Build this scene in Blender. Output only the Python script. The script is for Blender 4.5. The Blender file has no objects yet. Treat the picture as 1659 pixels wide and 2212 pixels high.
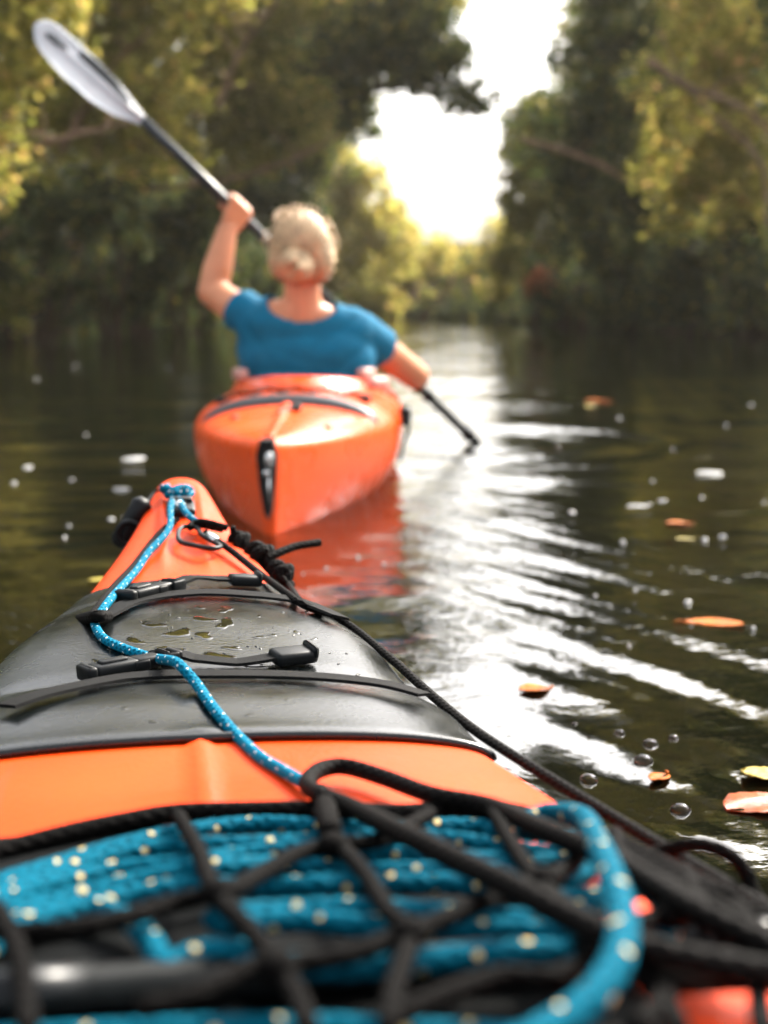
import bpy, bmesh, math, random
import numpy as np
from mathutils import Vector, Matrix, Quaternion
from mathutils.bvhtree import BVHTree

# ------------------------------------------------------------------ camera, sky, sun, exposure
S = bpy.context.scene
C = S.collection
CAM_H = 0.47
F_PX = 3134.0                       # focal length in units of a 1659 x 2212 picture
PITCH = math.atan((1106 - 648) / F_PX)
cam_d = bpy.data.cameras.new('camera')
cam = bpy.data.objects.new('camera', cam_d)
C.objects.link(cam)
cam.location = (0, 0, CAM_H)
cam.rotation_euler = (math.pi / 2 - PITCH, 0, 0)
cam_d.sensor_fit = 'VERTICAL'
cam_d.sensor_height = 36
cam_d.lens = 36 * F_PX / 2212
cam_d.clip_start = 0.02
cam_d.clip_end = 2000
cam_d.dof.use_dof = True
cam_d.dof.focus_distance = 1.12
cam_d.dof.aperture_fstop = cam_d.lens / 9.2
S.camera = cam

SUN_EL, SUN_AZ = math.radians(40), math.radians(37)    # azimuth clockwise from +Y
w = bpy.data.worlds.new('World')
S.world = w
w.use_nodes = True
nt = w.node_tree
bg = nt.nodes['Background']
sky = nt.nodes.new('ShaderNodeTexSky')
sky.sky_type = 'NISHITA'
sky.sun_disc = False
sky.sun_elevation = SUN_EL
sky.sun_rotation = SUN_AZ
sky.air_density = 1.0
sky.dust_density = 8.0
sky.ozone_density = 1.0
hs = nt.nodes.new('ShaderNodeHueSaturation')
hs.inputs['Saturation'].default_value = 0.3
nt.links.new(sky.outputs[0], hs.inputs['Color'])
nt.links.new(hs.outputs[0], bg.inputs['Color'])
bg.inputs['Strength'].default_value = 0.15
sd = bpy.data.lights.new('sun', 'SUN')
sd.energy = 2.0
sd.angle = math.radians(5)
sd.color = (1.0, 0.92, 0.78)
sun = bpy.data.objects.new('sun', sd)
C.objects.link(sun)
sdir = Vector((math.sin(SUN_AZ) * math.cos(SUN_EL), math.cos(SUN_AZ) * math.cos(SUN_EL), math.sin(SUN_EL)))
sun.rotation_euler = sdir.to_track_quat('Z', 'Y').to_euler()
sun.location = sdir * 50
S.view_settings.view_transform = 'Standard'
S.view_settings.look = 'None'
S.view_settings.gamma = 1
S.view_settings.use_curve_mapping = False
S.view_settings.exposure = 2.0
S.cycles.max_bounces = 8
S.cycles.transparent_max_bounces = 8
S.cycles.sample_clamp_indirect = 8
S.cycles.use_denoising = True
RNG = np.random.default_rng(7)
random.seed(7)

# ------------------------------------------------------------------ measuring helpers
cp, sp = math.cos(PITCH), math.sin(PITCH)
def ray(u, v):
    x, y = (u - 829.5) / F_PX, -(v - 1106) / F_PX
    return Vector((x, cp + y * sp, -sp + y * cp))
EYE = Vector((0, 0, CAM_H))
def on_y(u, v, Y):
    d = ray(u, v)
    return EYE + d * (Y / d.y)
def on_z(u, v, z=0.0):
    d = ray(u, v)
    return EYE + d * ((z - CAM_H) / d.z)

def to_px(p):
    d = Vector(p) - EYE
    f = d.y * cp - d.z * sp
    return 829.5 + F_PX * d.x / f, 1106 - F_PX * (d.y * sp + d.z * cp) / f
def aimed(hit, u, v, lift):
    """point above a surface by lift that is seen at u, v"""
    a, b = u, v
    p = hit(a, b, lift)
    for _ in range(3):
        if p is None: return None
        q = to_px(p)
        a, b = a + (u - q[0]), b + (v - q[1])
        p2 = hit(a, b, lift)
        if p2 is None: return p
        p = p2
    return p

# ------------------------------------------------------------------ object helpers
def tag(o, label=None, cat=None, group=None, kind=None):
    if label: o['label'] = label
    if cat: o['category'] = cat
    if group: o['group'] = group
    if kind: o['kind'] = kind
    return o
def empty(name, loc=(0, 0, 0), rz=0.0, **k):
    o = bpy.data.objects.new(name, None)
    o.location = loc
    o.rotation_euler = (0, 0, rz)
    o.empty_display_size = 0.05
    C.objects.link(o)
    return tag(o, **k)
def link(name, me, mat=None, parent=None, smooth=True, **k):
    o = bpy.data.objects.new(name, me)
    C.objects.link(o)
    if mat is not None and len(me.materials) == 0:
        me.materials.append(mat)
    if smooth and len(me.polygons):
        me.polygons.foreach_set('use_smooth', np.ones(len(me.polygons), dtype=bool))
    if parent is not None:
        o.parent = parent
    return tag(o, **k)
def fast_mesh(name, V, Fq, uv=None):
    """V (n,3), Fq (m,k) with one face size"""
    V = np.asarray(V, np.float32); Fq = np.asarray(Fq, np.int32)
    me = bpy.data.meshes.new(name)
    me.vertices.add(len(V)); me.vertices.foreach_set('co', V.ravel())
    m, k = Fq.shape
    me.loops.add(m * k); me.loops.foreach_set('vertex_index', Fq.ravel())
    me.polygons.add(m)
    me.polygons.foreach_set('loop_start', np.arange(0, m * k, k, dtype=np.int32))
    if uv is not None:
        l = me.uv_layers.new(name='uv')
        l.data.foreach_set('uv', np.asarray(uv, np.float32).ravel())
    me.update(calc_edges=True)
    return me

class MB:
    """collects shapes into one mesh"""
    def __init__(s): s.v = []; s.f = []; s.m = []
    def add(s, V, Fs, mi=0):
        b = len(s.v)
        s.v += [tuple(p) for p in V]
        s.f += [tuple(b + i for i in f) for f in Fs]
        s.m += [mi] * len(Fs)
    def box(s, c, size, M=None, bev=0.0, mi=0):
        """box with chamfered edges, M a 3x3 frame"""
        bm = bmesh.new()
        bmesh.ops.create_cube(bm, size=1)
        for q in bm.verts: q.co = Vector((q.co.x * size[0], q.co.y * size[1], q.co.z * size[2]))
        if bev > 0:
            bmesh.ops.bevel(bm, geom=list(bm.edges), offset=bev, segments=2, affect='EDGES', profile=0.6)
        M = M or Matrix.Identity(3)
        bm.verts.index_update()
        s.add([Vector(c) + M @ q.co for q in bm.verts], [[q.index for q in f.verts] for f in bm.faces], mi)
        bm.free()
    def ball(s, c, r, M=None, seg=16, rings=10, mi=0):
        r = (r, r, r) if not hasattr(r, '__len__') else r
        bm = bmesh.new()
        bmesh.ops.create_uvsphere(bm, u_segments=seg, v_segments=rings, radius=1)
        M = M or Matrix.Identity(3)
        bm.verts.index_update()
        s.add([Vector(c) + M @ Vector((q.co.x * r[0], q.co.y * r[1], q.co.z * r[2])) for q in bm.verts],
              [[q.index for q in f.verts] for f in bm.faces], mi)
        bm.free()
    def tube(s, P, r, n=10, closed=False, caps=True, mi=0):
        V, Fq, _ = tube_arrays(P, r, n, closed)
        Fq = [tuple(f) for f in Fq]
        if caps and not closed:
            Fq.append(tuple(range(n))[::-1]); Fq.append(tuple(range(len(V) - n, len(V))))
        s.add(V, Fq, mi)
    def mesh(s, name):
        me = bpy.data.meshes.new(name)
        me.from_pydata(s.v, [], s.f)
        me.update()
        return me
    def build(s, name, mat, parent=None, smooth=True, **k):
        me = s.mesh(name)
        o = link(name, me, mat, parent, smooth, **k)
        return o

def spline(P, step=None, n=None, closed=False):
    """Catmull-Rom through P, resampled evenly"""
    P = np.array([tuple(p) for p in P], float)
    if closed: Q = np.vstack([P[-1], P, P[0], P[1]])
    else: Q = np.vstack([2 * P[0] - P[1], P, 2 * P[-1] - P[-2]])
    out = []
    for i in range(1, len(Q) - 2):
        t = np.linspace(0, 1, 24, endpoint=False)[:, None]
        a, b, c, d = Q[i - 1], Q[i], Q[i + 1], Q[i + 2]
        out.append(0.5 * ((2 * b) + (c - a) * t + (2 * a - 5 * b + 4 * c - d) * t ** 2 + (3 * b - a - 3 * c + d) * t ** 3))
    out = np.vstack(out + [Q[-2][None]])
    L = np.concatenate([[0], np.cumsum(np.linalg.norm(np.diff(out, axis=0), axis=1))])
    if n is None: n = max(3, int(L[-1] / step) + 1)
    q = np.linspace(0, L[-1], n)
    R = np.stack([np.interp(q, L, out[:, k]) for k in range(3)], 1)
    if closed: R = R[:-1]
    return R

def tube_arrays(P, r, n=10, closed=False, bump=None):
    P = np.asarray(P, float); N = len(P)
    r = np.full(N, r, float) if np.isscalar(r) else np.asarray(r, float)
    if closed: T = np.roll(P, -1, 0) - np.roll(P, 1, 0)
    else: T = np.gradient(P, axis=0)
    T /= np.linalg.norm(T, axis=1)[:, None] + 1e-12
    a = np.array([0, 0, 1.0]) if abs(T[0, 2]) < 0.9 else np.array([1.0, 0, 0])
    nrm = np.zeros((N, 3)); x = a - T[0] * a.dot(T[0]); nrm[0] = x / np.linalg.norm(x)
    for i in range(1, N):
        x = nrm[i - 1] - T[i] * nrm[i - 1].dot(T[i])
        nrm[i] = x / (np.linalg.norm(x) + 1e-12)
    bi = np.cross(T, nrm)
    ang = np.linspace(0, 2 * math.pi, n, endpoint=False)
    L = np.concatenate([[0], np.cumsum(np.linalg.norm(np.diff(P, axis=0), axis=1))])
    rr = np.repeat(r[:, None], n, 1)
    if bump is not None: rr = rr * bump(L[:, None], ang[None, :])
    V = P[:, None] + rr[..., None] * (np.cos(ang)[None, :, None] * nrm[:, None] + np.sin(ang)[None, :, None] * bi[:, None])
    i = np.arange(N if closed else N - 1); j = np.arange(n)
    I, J = np.meshgrid(i, j, indexing='ij')
    I2 = (I + 1) % N; J2 = (J + 1) % n
    Fq = np.stack([I * n + J, I * n + J2, I2 * n + J2, I2 * n + J], -1).reshape(-1, 4)
    u0 = L[I]; u1 = np.where(I + 1 < N, L[I2], L[-1] + 0.002)
    v0 = J / n; v1 = (J + 1) / n
    uv = np.stack([np.stack([u0, v0], -1), np.stack([u0, v1], -1), np.stack([u1, v1], -1), np.stack([u1, v0], -1)], 2).reshape(-1, 2)
    return V.reshape(-1, 3), Fq, uv

def rope(name, P, r, mat, parent=None, n=14, step=0.0015, braid=0.05, pitch=0.011, smooth_in=True, closed=False, **k):
    """braided cord: lumps are real geometry, uv runs along the cord in metres"""
    Q = spline(P, step=step, closed=closed) if smooth_in else np.asarray(P)
    def bump(L, a):
        q = L / pitch * 2 * math.pi
        return 1 + braid * (np.maximum(np.sin(q + 3 * a), np.sin(q - 3 * a)) - 0.4)
    V, Fq, uv = tube_arrays(Q, r, n, closed, bump if braid else None)
    if not closed:      # rounded ends
        c0, c1 = Q[0] - (Q[1] - Q[0]) / np.linalg.norm(Q[1] - Q[0]) * r * 0.5, Q[-1] + (Q[-1] - Q[-2]) / np.linalg.norm(Q[-1] - Q[-2]) * r * 0.5
        b = len(V); V = np.vstack([V, c0, c1])
        j = np.arange(n); j2 = (j + 1) % n
        e0 = np.stack([np.full(n, b), j2, j, j], 1); e1 = np.stack([np.full(n, b + 1), b - n + j, b - n + j2, b - n + j2], 1)
        me = bpy.data.meshes.new(name)
        faces = [tuple(f) for f in Fq.tolist()] + [tuple(f[:3]) for f in e0.tolist()] + [tuple(f[:3]) for f in e1.tolist()]
        me.from_pydata(V.tolist(), [], faces)
        l = me.uv_layers.new(name='uv')
        allu = np.zeros((len(me.loops), 2), np.float32); allu[:len(uv)] = uv
        l.data.foreach_set('uv', allu.ravel())
    else:
        me = fast_mesh(name, V, Fq, uv)
    return link(name, me, mat, parent, True, **k)

# ------------------------------------------------------------------ materials
def new_mat(name):
    m = bpy.data.materials.new(name); m.use_nodes = True
    return m, m.node_tree, m.node_tree.nodes['Principled BSDF']
def N(nt, t, **k):
    n = nt.nodes.new(t)
    for a, b in k.items(): setattr(n, a, b)
    return n
def plain(name, col, rough=0.5, var=0.15, scale=20, bump=0.0, bscale=200, spec=0.5, metal=0.0, coat=0.0, sss=0.0, rvar=0.0, scuff=0.0):
    m, t, b = new_mat(name)
    b.inputs['Roughness'].default_value = rough
    b.inputs['Metallic'].default_value = metal
    b.inputs['Specular IOR Level'].default_value = spec
    b.inputs['Coat Weight'].default_value = coat
    b.inputs['Coat Roughness'].default_value = 0.08
    if sss:
        b.inputs['Subsurface Weight'].default_value = sss
        b.inputs['Subsurface Radius'].default_value = (0.012, 0.005, 0.003)
        b.inputs['Subsurface Scale'].default_value = 0.5
    tc = N(t, 'ShaderNodeTexCoord')
    no = N(t, 'ShaderNodeTexNoise'); no.inputs['Scale'].default_value = scale; no.inputs['Detail'].default_value = 5
    t.links.new(tc.outputs['Object'], no.inputs['Vector'])
    mr = N(t, 'ShaderNodeMapRange'); mr.inputs['From Min'].default_value = 0.3; mr.inputs['From Max'].default_value = 0.7
    mr.inputs['To Min'].default_value = 1 - var; mr.inputs['To Max'].default_value = 1 + var
    t.links.new(no.outputs['Fac'], mr.inputs['Value'])
    mx = N(t, 'ShaderNodeVectorMath', operation='SCALE')
    mx.inputs[0].default_value = col[:3]
    t.links.new(mr.outputs[0], mx.inputs['Scale'])
    last = mx.outputs[0]
    if scuff:       # scratches and dull scrapes along the boat
        for sc_, rot, lim in ((90, 0.35, 0.66), (45, -0.2, 0.68), (150, 1.2, 0.70)):
            mp = N(t, 'ShaderNodeMapping'); mp.inputs['Scale'].default_value = (1.0, 0.05, 0.4); mp.inputs['Rotation'].default_value = (0, 0, rot)
            n3 = N(t, 'ShaderNodeTexNoise'); n3.inputs['Scale'].default_value = sc_; n3.inputs['Detail'].default_value = 2
            t.links.new(tc.outputs['Object'], mp.inputs[0]); t.links.new(mp.outputs[0], n3.inputs['Vector'])
            m3 = N(t, 'ShaderNodeMapRange'); m3.inputs['From Min'].default_value = lim; m3.inputs['From Max'].default_value = lim + 0.06
            m3.inputs['To Max'].default_value = scuff
            t.links.new(n3.outputs['Fac'], m3.inputs['Value'])
            x3 = N(t, 'ShaderNodeMix', data_type='RGBA'); x3.inputs['B'].default_value = (0.30, 0.05, 0.015, 1)
            t.links.new(m3.outputs[0], x3.inputs['Factor']); t.links.new(last, x3.inputs['A']); last = x3.outputs['Result']
    t.links.new(last, b.inputs['Base Color'])
    if rvar:
        r2 = N(t, 'ShaderNodeMapRange'); r2.inputs['From Min'].default_value = 0.35; r2.inputs['From Max'].default_value = 0.65
        r2.inputs['To Min'].default_value = max(0.02, rough - rvar); r2.inputs['To Max'].default_value = rough + rvar
        t.links.new(no.outputs['Fac'], r2.inputs['Value']); t.links.new(r2.outputs[0], b.inputs['Roughness'])
    if bump:
        n2 = N(t, 'ShaderNodeTexNoise'); n2.inputs['Scale'].default_value = bscale; n2.inputs['Detail'].default_value = 3
        t.links.new(tc.outputs['Object'], n2.inputs['Vector'])
        bp = N(t, 'ShaderNodeBump'); bp.inputs['Strength'].default_value = 1; bp.inputs['Distance'].default_value = bump
        t.links.new(n2.outputs['Fac'], bp.inputs['Height']); t.links.new(bp.outputs[0], b.inputs['Normal'])
    return m

def rope_mat(name, col, fleck=None, pitch=0.03, dot=0.0016, circ=0.03, rough=0.6, cell=0.0035, spec=0.12):
    """uv.x metres along, uv.y around; woven relief plus flecks of a second yarn"""
    m, t, b = new_mat(name)
    b.inputs['Roughness'].default_value = rough
    b.inputs['Specular IOR Level'].default_value = spec
    uv = N(t, 'ShaderNodeUVMap'); sx = N(t, 'ShaderNodeSeparateXYZ'); t.links.new(uv.outputs[0], sx.inputs[0])
    def M(op, a, c=None):
        n = N(t, 'ShaderNodeMath', operation=op)
        for i, x in enumerate((a, c)):
            if x is None: continue
            if hasattr(x, 'links'): t.links.new(x, n.inputs[i])
            else: n.inputs[i].default_value = x
        return n.outputs[0]
    U, Vv = sx.outputs[0], sx.outputs[1]
    k = 2 * math.pi
    a1 = M('SINE', M('ADD', M('MULTIPLY', U, k / cell / 3), M('MULTIPLY', Vv, k * 4)))
    a2 = M('SINE', M('SUBTRACT', M('MULTIPLY', U, k / cell / 3), M('MULTIPLY', Vv, k * 4)))
    hgt = M('MAXIMUM', a1, a2)
    shade = M('ADD', M('MULTIPLY', hgt, 0.28), 0.8)
    cm = N(t, 'ShaderNodeVectorMath', operation='SCALE'); cm.inputs[0].default_value = col
    t.links.new(shade, cm.inputs['Scale'])
    last = cm.outputs[0]
    if fleck is not None:
        q = M('MULTIPLY', U, 1 / pitch)
        row = M('FLOOR', q)
        du = M('MULTIPLY', M('SUBTRACT', M('FRACT', q), 0.5), pitch)
        dv0 = M('FRACT', M('ADD', M('MULTIPLY', Vv, 2), M('MULTIPLY', row, 0.37)))
        dv = M('MULTIPLY', M('SUBTRACT', dv0, 0.5), circ / 2)
        d2 = M('SQRT', M('ADD', M('POWER', du, 2), M('POWER', dv, 2)))
        wn = N(t, 'ShaderNodeTexWhiteNoise', noise_dimensions='1D'); t.links.new(row, wn.inputs['W'])
        rad = M('MULTIPLY', M('ADD', M('MULTIPLY', wn.outputs['Value'], 0.5), 0.75), dot)
        fac = M('LESS_THAN', d2, rad)
        mx = N(t, 'ShaderNodeMix', data_type='RGBA')
        t.links.new(fac, mx.inputs['Factor']); t.links.new(last, mx.inputs['A']); mx.inputs['B'].default_value = (*fleck, 1)
        last = mx.outputs['Result']
    t.links.new(last, b.inputs['Base Color'])
    bp = N(t, 'ShaderNodeBump'); bp.inputs['Strength'].default_value = 0.7; bp.inputs['Distance'].default_value = 0.0006
    t.links.new(hgt, bp.inputs['Height']); t.links.new(bp.outputs[0], b.inputs['Normal'])
    return m

def leaf_mat(name, ramp, trans=0.62, rough=0.55):
    m, t, b = new_mat(name)
    t.nodes.remove(b)
    out = t.nodes['Material Output']
    g = N(t, 'ShaderNodeNewGeometry')
    cr = N(t, 'ShaderNodeValToRGB'); cr.color_ramp.interpolation = 'LINEAR'
    els = cr.color_ramp.elements
    while len(els) < len(ramp): els.new(0.5)
    for e, (p, c) in zip(els, ramp): e.position = p; e.color = (*c, 1)
    t.links.new(g.outputs['Random Per Island'], cr.inputs[0])
    d = N(t, 'ShaderNodeBsdfDiffuse'); tr = N(t, 'ShaderNodeBsdfTranslucent'); gl = N(t, 'ShaderNodeBsdfGlossy')
    gl.inputs['Roughness'].default_value = rough; gl.inputs['Color'].default_value = (1, 1, 1, 1)
    t.links.new(cr.outputs[0], d.inputs[0])
    hsv = N(t, 'ShaderNodeHueSaturation'); hsv.inputs['Value'].default_value = 1.9; hsv.inputs['Hue'].default_value = 0.485
    t.links.new(cr.outputs[0], hsv.inputs['Color']); t.links.new(hsv.outputs[0], tr.inputs[0])
    m1 = N(t, 'ShaderNodeMixShader'); m1.inputs[0].default_value = trans
    t.links.new(d.outputs[0], m1.inputs[1]); t.links.new(tr.outputs[0], m1.inputs[2])
    m2 = N(t, 'ShaderNodeMixShader'); m2.inputs[0].default_value = 0.02
    t.links.new(m1.outputs[0], m2.inputs[1]); t.links.new(gl.outputs[0], m2.inputs[2])
    t.links.new(m2.outputs[0], out.inputs[0])
    return m

ORANGE = plain('orange_plastic', (0.74, 0.050, 0.003), 0.42, 0.10, 9, 0.0004, 260, rvar=0.08, spec=0.10, scuff=0.35)
ORANGE_FAR = plain('orange_plastic_smooth', (0.84, 0.080, 0.007), 0.26, 0.08, 6, 0.0004, 60, rvar=0.06, spec=0.3, scuff=0.25)
BLACK_COVER = plain('black_hatch_rubber', (0.003, 0.0045, 0.0045), 0.25, 0.35, 14, 0.0002, 300, rvar=0.08, spec=0.42)
WEBBING = plain('black_webbing', (0.0025, 0.0025, 0.0025), 0.75, 0.3, 120, 0.0006, 900, spec=0.1)
BUCKLE = plain('black_buckle_plastic', (0.004, 0.005, 0.0055), 0.45, 0.2, 60, spec=0.18)
BLACK_CORD = rope_mat('black_cord', (0.0028, 0.0023, 0.002), spec=0.06, rough=0.75, cell=0.0026)
NET_CORD = rope_mat('black_net_cord', (0.0024, 0.002, 0.0018), spec=0.05, rough=0.85, cell=0.003)
BLUE_ROPE = rope_mat('blue_braided_rope', (0.0003, 0.082, 0.130), (0.55, 0.42, 0.18), pitch=0.019, dot=0.0016, circ=0.027, rough=0.75, cell=0.0034, spec=0.03)
BLUE_LINE = rope_mat('blue_thin_line', (0.0004, 0.135, 0.225), (0.85, 0.85, 0.78), pitch=0.0072, dot=0.00085, circ=0.021, rough=0.65, cell=0.002, spec=0.04)
STEEL = plain('steel', (0.6, 0.6, 0.58), 0.25, 0.1, 50, metal=1.0)
DARK_STEEL = plain('blackened_steel', (0.012, 0.012, 0.012), 0.4, 0.2, 50, metal=0.3, spec=0.3)
TUBE_BLACK = plain('glossy_black_tube', (0.004, 0.005, 0.0055), 0.32, 0.2, 8, spec=0.2)
BAG_CLOTH = plain('black_bag_cloth', (0.0015, 0.002, 0.0022), 0.8, 0.4, 30, 0.0015, 120, spec=0.05)
SKIN = plain('skin', (0.62, 0.25, 0.12), 0.5, 0.10, 18, sss=0.15)
SHIRT = plain('teal_blue_cotton', (0.002, 0.135, 0.25), 0.85, 0.12, 25, 0.0006, 600, spec=0.2)
HAIR = plain('grey_blond_hair', (0.52, 0.35, 0.19), 0.6, 0.3, 25, 0.0008, 60)
TROUSER = plain('dark_trousers', (0.03, 0.035, 0.04), 0.8)
BLADE = plain('pale_grey_blade', (0.42, 0.44, 0.47), 0.35, 0.08, 10)
SHAFT = plain('dark_carbon_shaft', (0.018, 0.022, 0.024), 0.28, 0.2, 40)
PRINT = plain('black_blade_print', (0.012, 0.016, 0.018), 0.4)
EYE_M = plain('eye', (0.5, 0.5, 0.48), 0.1)
BARK = plain('bark', (0.07, 0.045, 0.030), 0.95, 0.5, 6, 0.02, 14, spec=0.1)
BARK_PALE = plain('pale_bark', (0.22, 0.14, 0.09), 0.95, 0.4, 6, 0.02, 14, spec=0.1)
SOIL = plain('bank_soil', (0.022, 0.016, 0.010), 1.0, 0.5, 1.2, 0.03, 6, spec=0.0)
BED = plain('river_bed_mud', (0.03, 0.025, 0.012), 0.9, 0.4, 1.0)
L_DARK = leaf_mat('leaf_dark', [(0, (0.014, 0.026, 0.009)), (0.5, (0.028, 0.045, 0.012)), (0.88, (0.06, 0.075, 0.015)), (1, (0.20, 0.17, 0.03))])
L_OLIVE = leaf_mat('leaf_olive', [(0, (0.06, 0.08, 0.015)), (0.45, (0.16, 0.165, 0.032)), (0.85, (0.28, 0.25, 0.055)), (1, (0.42, 0.33, 0.10))])
L_YELLOW_LIT = leaf_mat('leaf_yellow_green_lit', [(0, (0.10, 0.12, 0.02)), (0.5, (0.24, 0.24, 0.045)), (0.88, (0.38, 0.33, 0.07)), (1, (0.50, 0.33, 0.12))])  # yellow-green leaves, brightened so the colour also carries sunlight on lit crowns
L_BROWN = leaf_mat('leaf_rust', [(0, (0.20, 0.07, 0.02)), (0.5, (0.32, 0.12, 0.03)), (1, (0.36, 0.17, 0.08))], 0.4)

def water_mat():
    m, t, b = new_mat('river_water')
    b.inputs['Base Color'].default_value = (0.0016, 0.0018, 0.0007, 1)
    b.inputs['Roughness'].default_value = 0.02
    b.inputs['IOR'].default_value = 1.55
    tc = N(t, 'ShaderNodeTexCoord')
    def noise(scale, sxyz, detail=2):
        mp = N(t, 'ShaderNodeMapping'); mp.inputs['Scale'].default_value = sxyz
        mp.inputs['Rotation'].default_value = (0, 0, math.radians(-20))
        n = N(t, 'ShaderNodeTexNoise'); n.inputs['Scale'].default_value = scale; n.inputs['Detail'].default_value = detail
        t.links.new(tc.outputs['Object'], mp.inputs[0]); t.links.new(mp.outputs[0], n.inputs['Vector'])
        return n.outputs['Fac']
    def mul(a, k):
        n = N(t, 'ShaderNodeMath', operation='MULTIPLY'); t.links.new(a, n.inputs[0])
        if hasattr(k, 'links'): t.links.new(k, n.inputs[1])
        else: n.inputs[1].default_value = k
        return n.outputs[0]
    def add(a, c):
        n = N(t, 'ShaderNodeMath', operation='ADD'); t.links.new(a, n.inputs[0]); t.links.new(c, n.inputs[1]); return n.outputs[0]
    patch = N(t, 'ShaderNodeMapRange'); patch.inputs['From Min'].default_value = 0.42; patch.inputs['From Max'].default_value = 0.62
    patch.inputs['To Min'].default_value = 0.3
    t.links.new(noise(1.3, (1, 1, 1)), patch.inputs['Value'])
    h = add(mul(noise(1.6, (1, 0.8, 1)), 0.016), mul(mul(noise(18, (1, 1.4, 1), 4), 0.0042), patch.outputs[0]))
    bp = N(t, 'ShaderNodeBump'); bp.inputs['Strength'].default_value = 1; bp.inputs['Distance'].default_value = 1
    t.links.new(h, bp.inputs['Height']); t.links.new(bp.outputs[0], b.inputs['Normal'])
    return m
WATER = water_mat()
def bubble_mat():
    m, t, b = new_mat('bubble_film'); t.nodes.remove(b)
    lw = N(t, 'ShaderNodeLayerWeight'); lw.inputs[0].default_value = 0.22
    tr = N(t, 'ShaderNodeBsdfTransparent'); tr.inputs[0].default_value = (0.80, 0.70, 0.62, 1)
    gl = N(t, 'ShaderNodeBsdfGlossy'); gl.inputs['Roughness'].default_value = 0.03
    mx = N(t, 'ShaderNodeMixShader')
    t.links.new(lw.outputs['Fresnel'], mx.inputs[0]); t.links.new(tr.outputs[0], mx.inputs[1]); t.links.new(gl.outputs[0], mx.inputs[2])
    t.links.new(mx.outputs[0], t.nodes['Material Output'].inputs[0])
    return m
BUBBLE = bubble_mat()
FOAM = plain('white_foam', (0.26, 0.26, 0.25), 0.6, 0.2, 300)
DROP = plain('water_film', (0.005, 0.005, 0.003), 0.05, 0.2, 40, spec=0.25)

# ------------------------------------------------------------------ river, banks, river bed
PADDLE_IN = on_z(1030, 957, 0.0)
def river_height(X, Y):
    z = np.zeros_like(X)
    # bow wake bands on the right of the near kayak
    n = np.array([0.88, 0.47]); q = X * n[0] + Y * n[1]
    wob = 0.05 * np.sin(2.1 * X - 1.3 * Y) + 0.03 * np.sin(5 * X + 2 * Y)
    env = np.exp(-((q - 1.30) / 0.62) ** 2) * np.clip((X - 0.0) / 0.15, 0, 1)
    z += 0.0019 * env * np.sin((q + wob) * 2 * np.pi / 0.21)
    z += 0.0013 * env * np.sin((q + 0.6 * wob) * 2 * np.pi / 0.083 + 1.5 * np.sin(3 * Y))
    env2 = np.exp(-((q - 0.86) / 0.26) ** 2) * np.clip((X - 0.12) / 0.12, 0, 1) * np.clip((2.2 - Y) / 0.5, 0, 1)
    z += 0.0017 * env2 * np.sin((q + 0.7 * wob + 0.02 * np.sin(11 * X - 7 * Y)) * 2 * np.pi / 0.135)
    z += 0.0008 * env2 * np.sin((0.75 * X + 0.66 * Y + 0.02 * np.sin(9 * Y)) * 2 * np.pi / 0.062)
    # rings from the paddle
    r = np.hypot(X - PADDLE_IN.x, Y - PADDLE_IN.y)
    z += 0.009 * np.exp(-((r - 0.5) / 0.26) ** 2) * (0.55 + 0.45 * np.tanh(3 * (X - PADDLE_IN.x))) * np.sin(r * 2 * np.pi / 0.33)
    # old wake crossing behind both boats
    q2 = 0.25 * X + 0.97 * Y
    z += 0.0022 * np.exp(-((q2 - 4.0) / 0.5) ** 2) * np.sin((q2 + 0.1 * np.sin(2 * X)) * 2 * np.pi / 0.42)
    # gentle general movement
    z += 0.0020 * np.sin(3.1 * X + 6.3 * Y + 1.2 * np.sin(1.7 * X)) + 0.0013 * np.sin(-5.0 * X + 10.5 * Y + 2)
    z += 0.0006 * np.sin(17 * X + 31 * Y + 2 * np.sin(4 * X)) + 0.0005 * np.sin(-23 * X + 37 * Y)
    return z
X0, X1, Y0, Y1, st = -2.6, 4.2, 0.3, 9.3, 0.018
xs = np.arange(X0, X1 + st, st); ys = np.arange(Y0, Y1 + st, st)
X1, Y1 = xs[-1], ys[-1]
GX, GY = np.meshgrid(xs, ys)
fade = np.clip(np.minimum.reduce([GX - X0, X1 - GX, GY - Y0, Y1 - GY]) / 0.35, 0, 1)
GZ = river_height(GX, GY) * fade
V = np.stack([GX, GY, GZ], -1).reshape(-1, 3)
ny, nx = GX.shape
I, J = np.meshgrid(np.arange(ny - 1), np.arange(nx - 1), indexing='ij')
Q = np.stack([I * nx + J, I * nx + J + 1, (I + 1) * nx + J + 1, (I + 1) * nx + J], -1).reshape(-1, 4)
b = len(V); B = 55
ex = [(-B, -B), (B, -B), (B, Y0), (X1, Y0), (X0, Y0), (-B, Y0), (-B, Y1), (X0, Y1), (X1, Y1), (B, Y1), (B, B), (-B, B)]
V = np.vstack([V, np.array([(x, y, 0) for x, y in ex])])
Q = np.vstack([Q, b + np.array([(0, 1, 2, 5), (5, 4, 7, 6), (3, 2, 9, 8), (6, 9, 10, 11)])])
link('river_water', fast_mesh('river_water', V, Q), WATER, kind='structure')
me = bpy.data.meshes.new('river_bed')
me.from_pydata([(-118, -118, -0.9), (118, -118, -0.9), (118, 118, -0.9), (-118, 118, -0.9)], [], [(0, 1, 2, 3)])
link('river_bed', me, BED, smooth=False, kind='structure')

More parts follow.
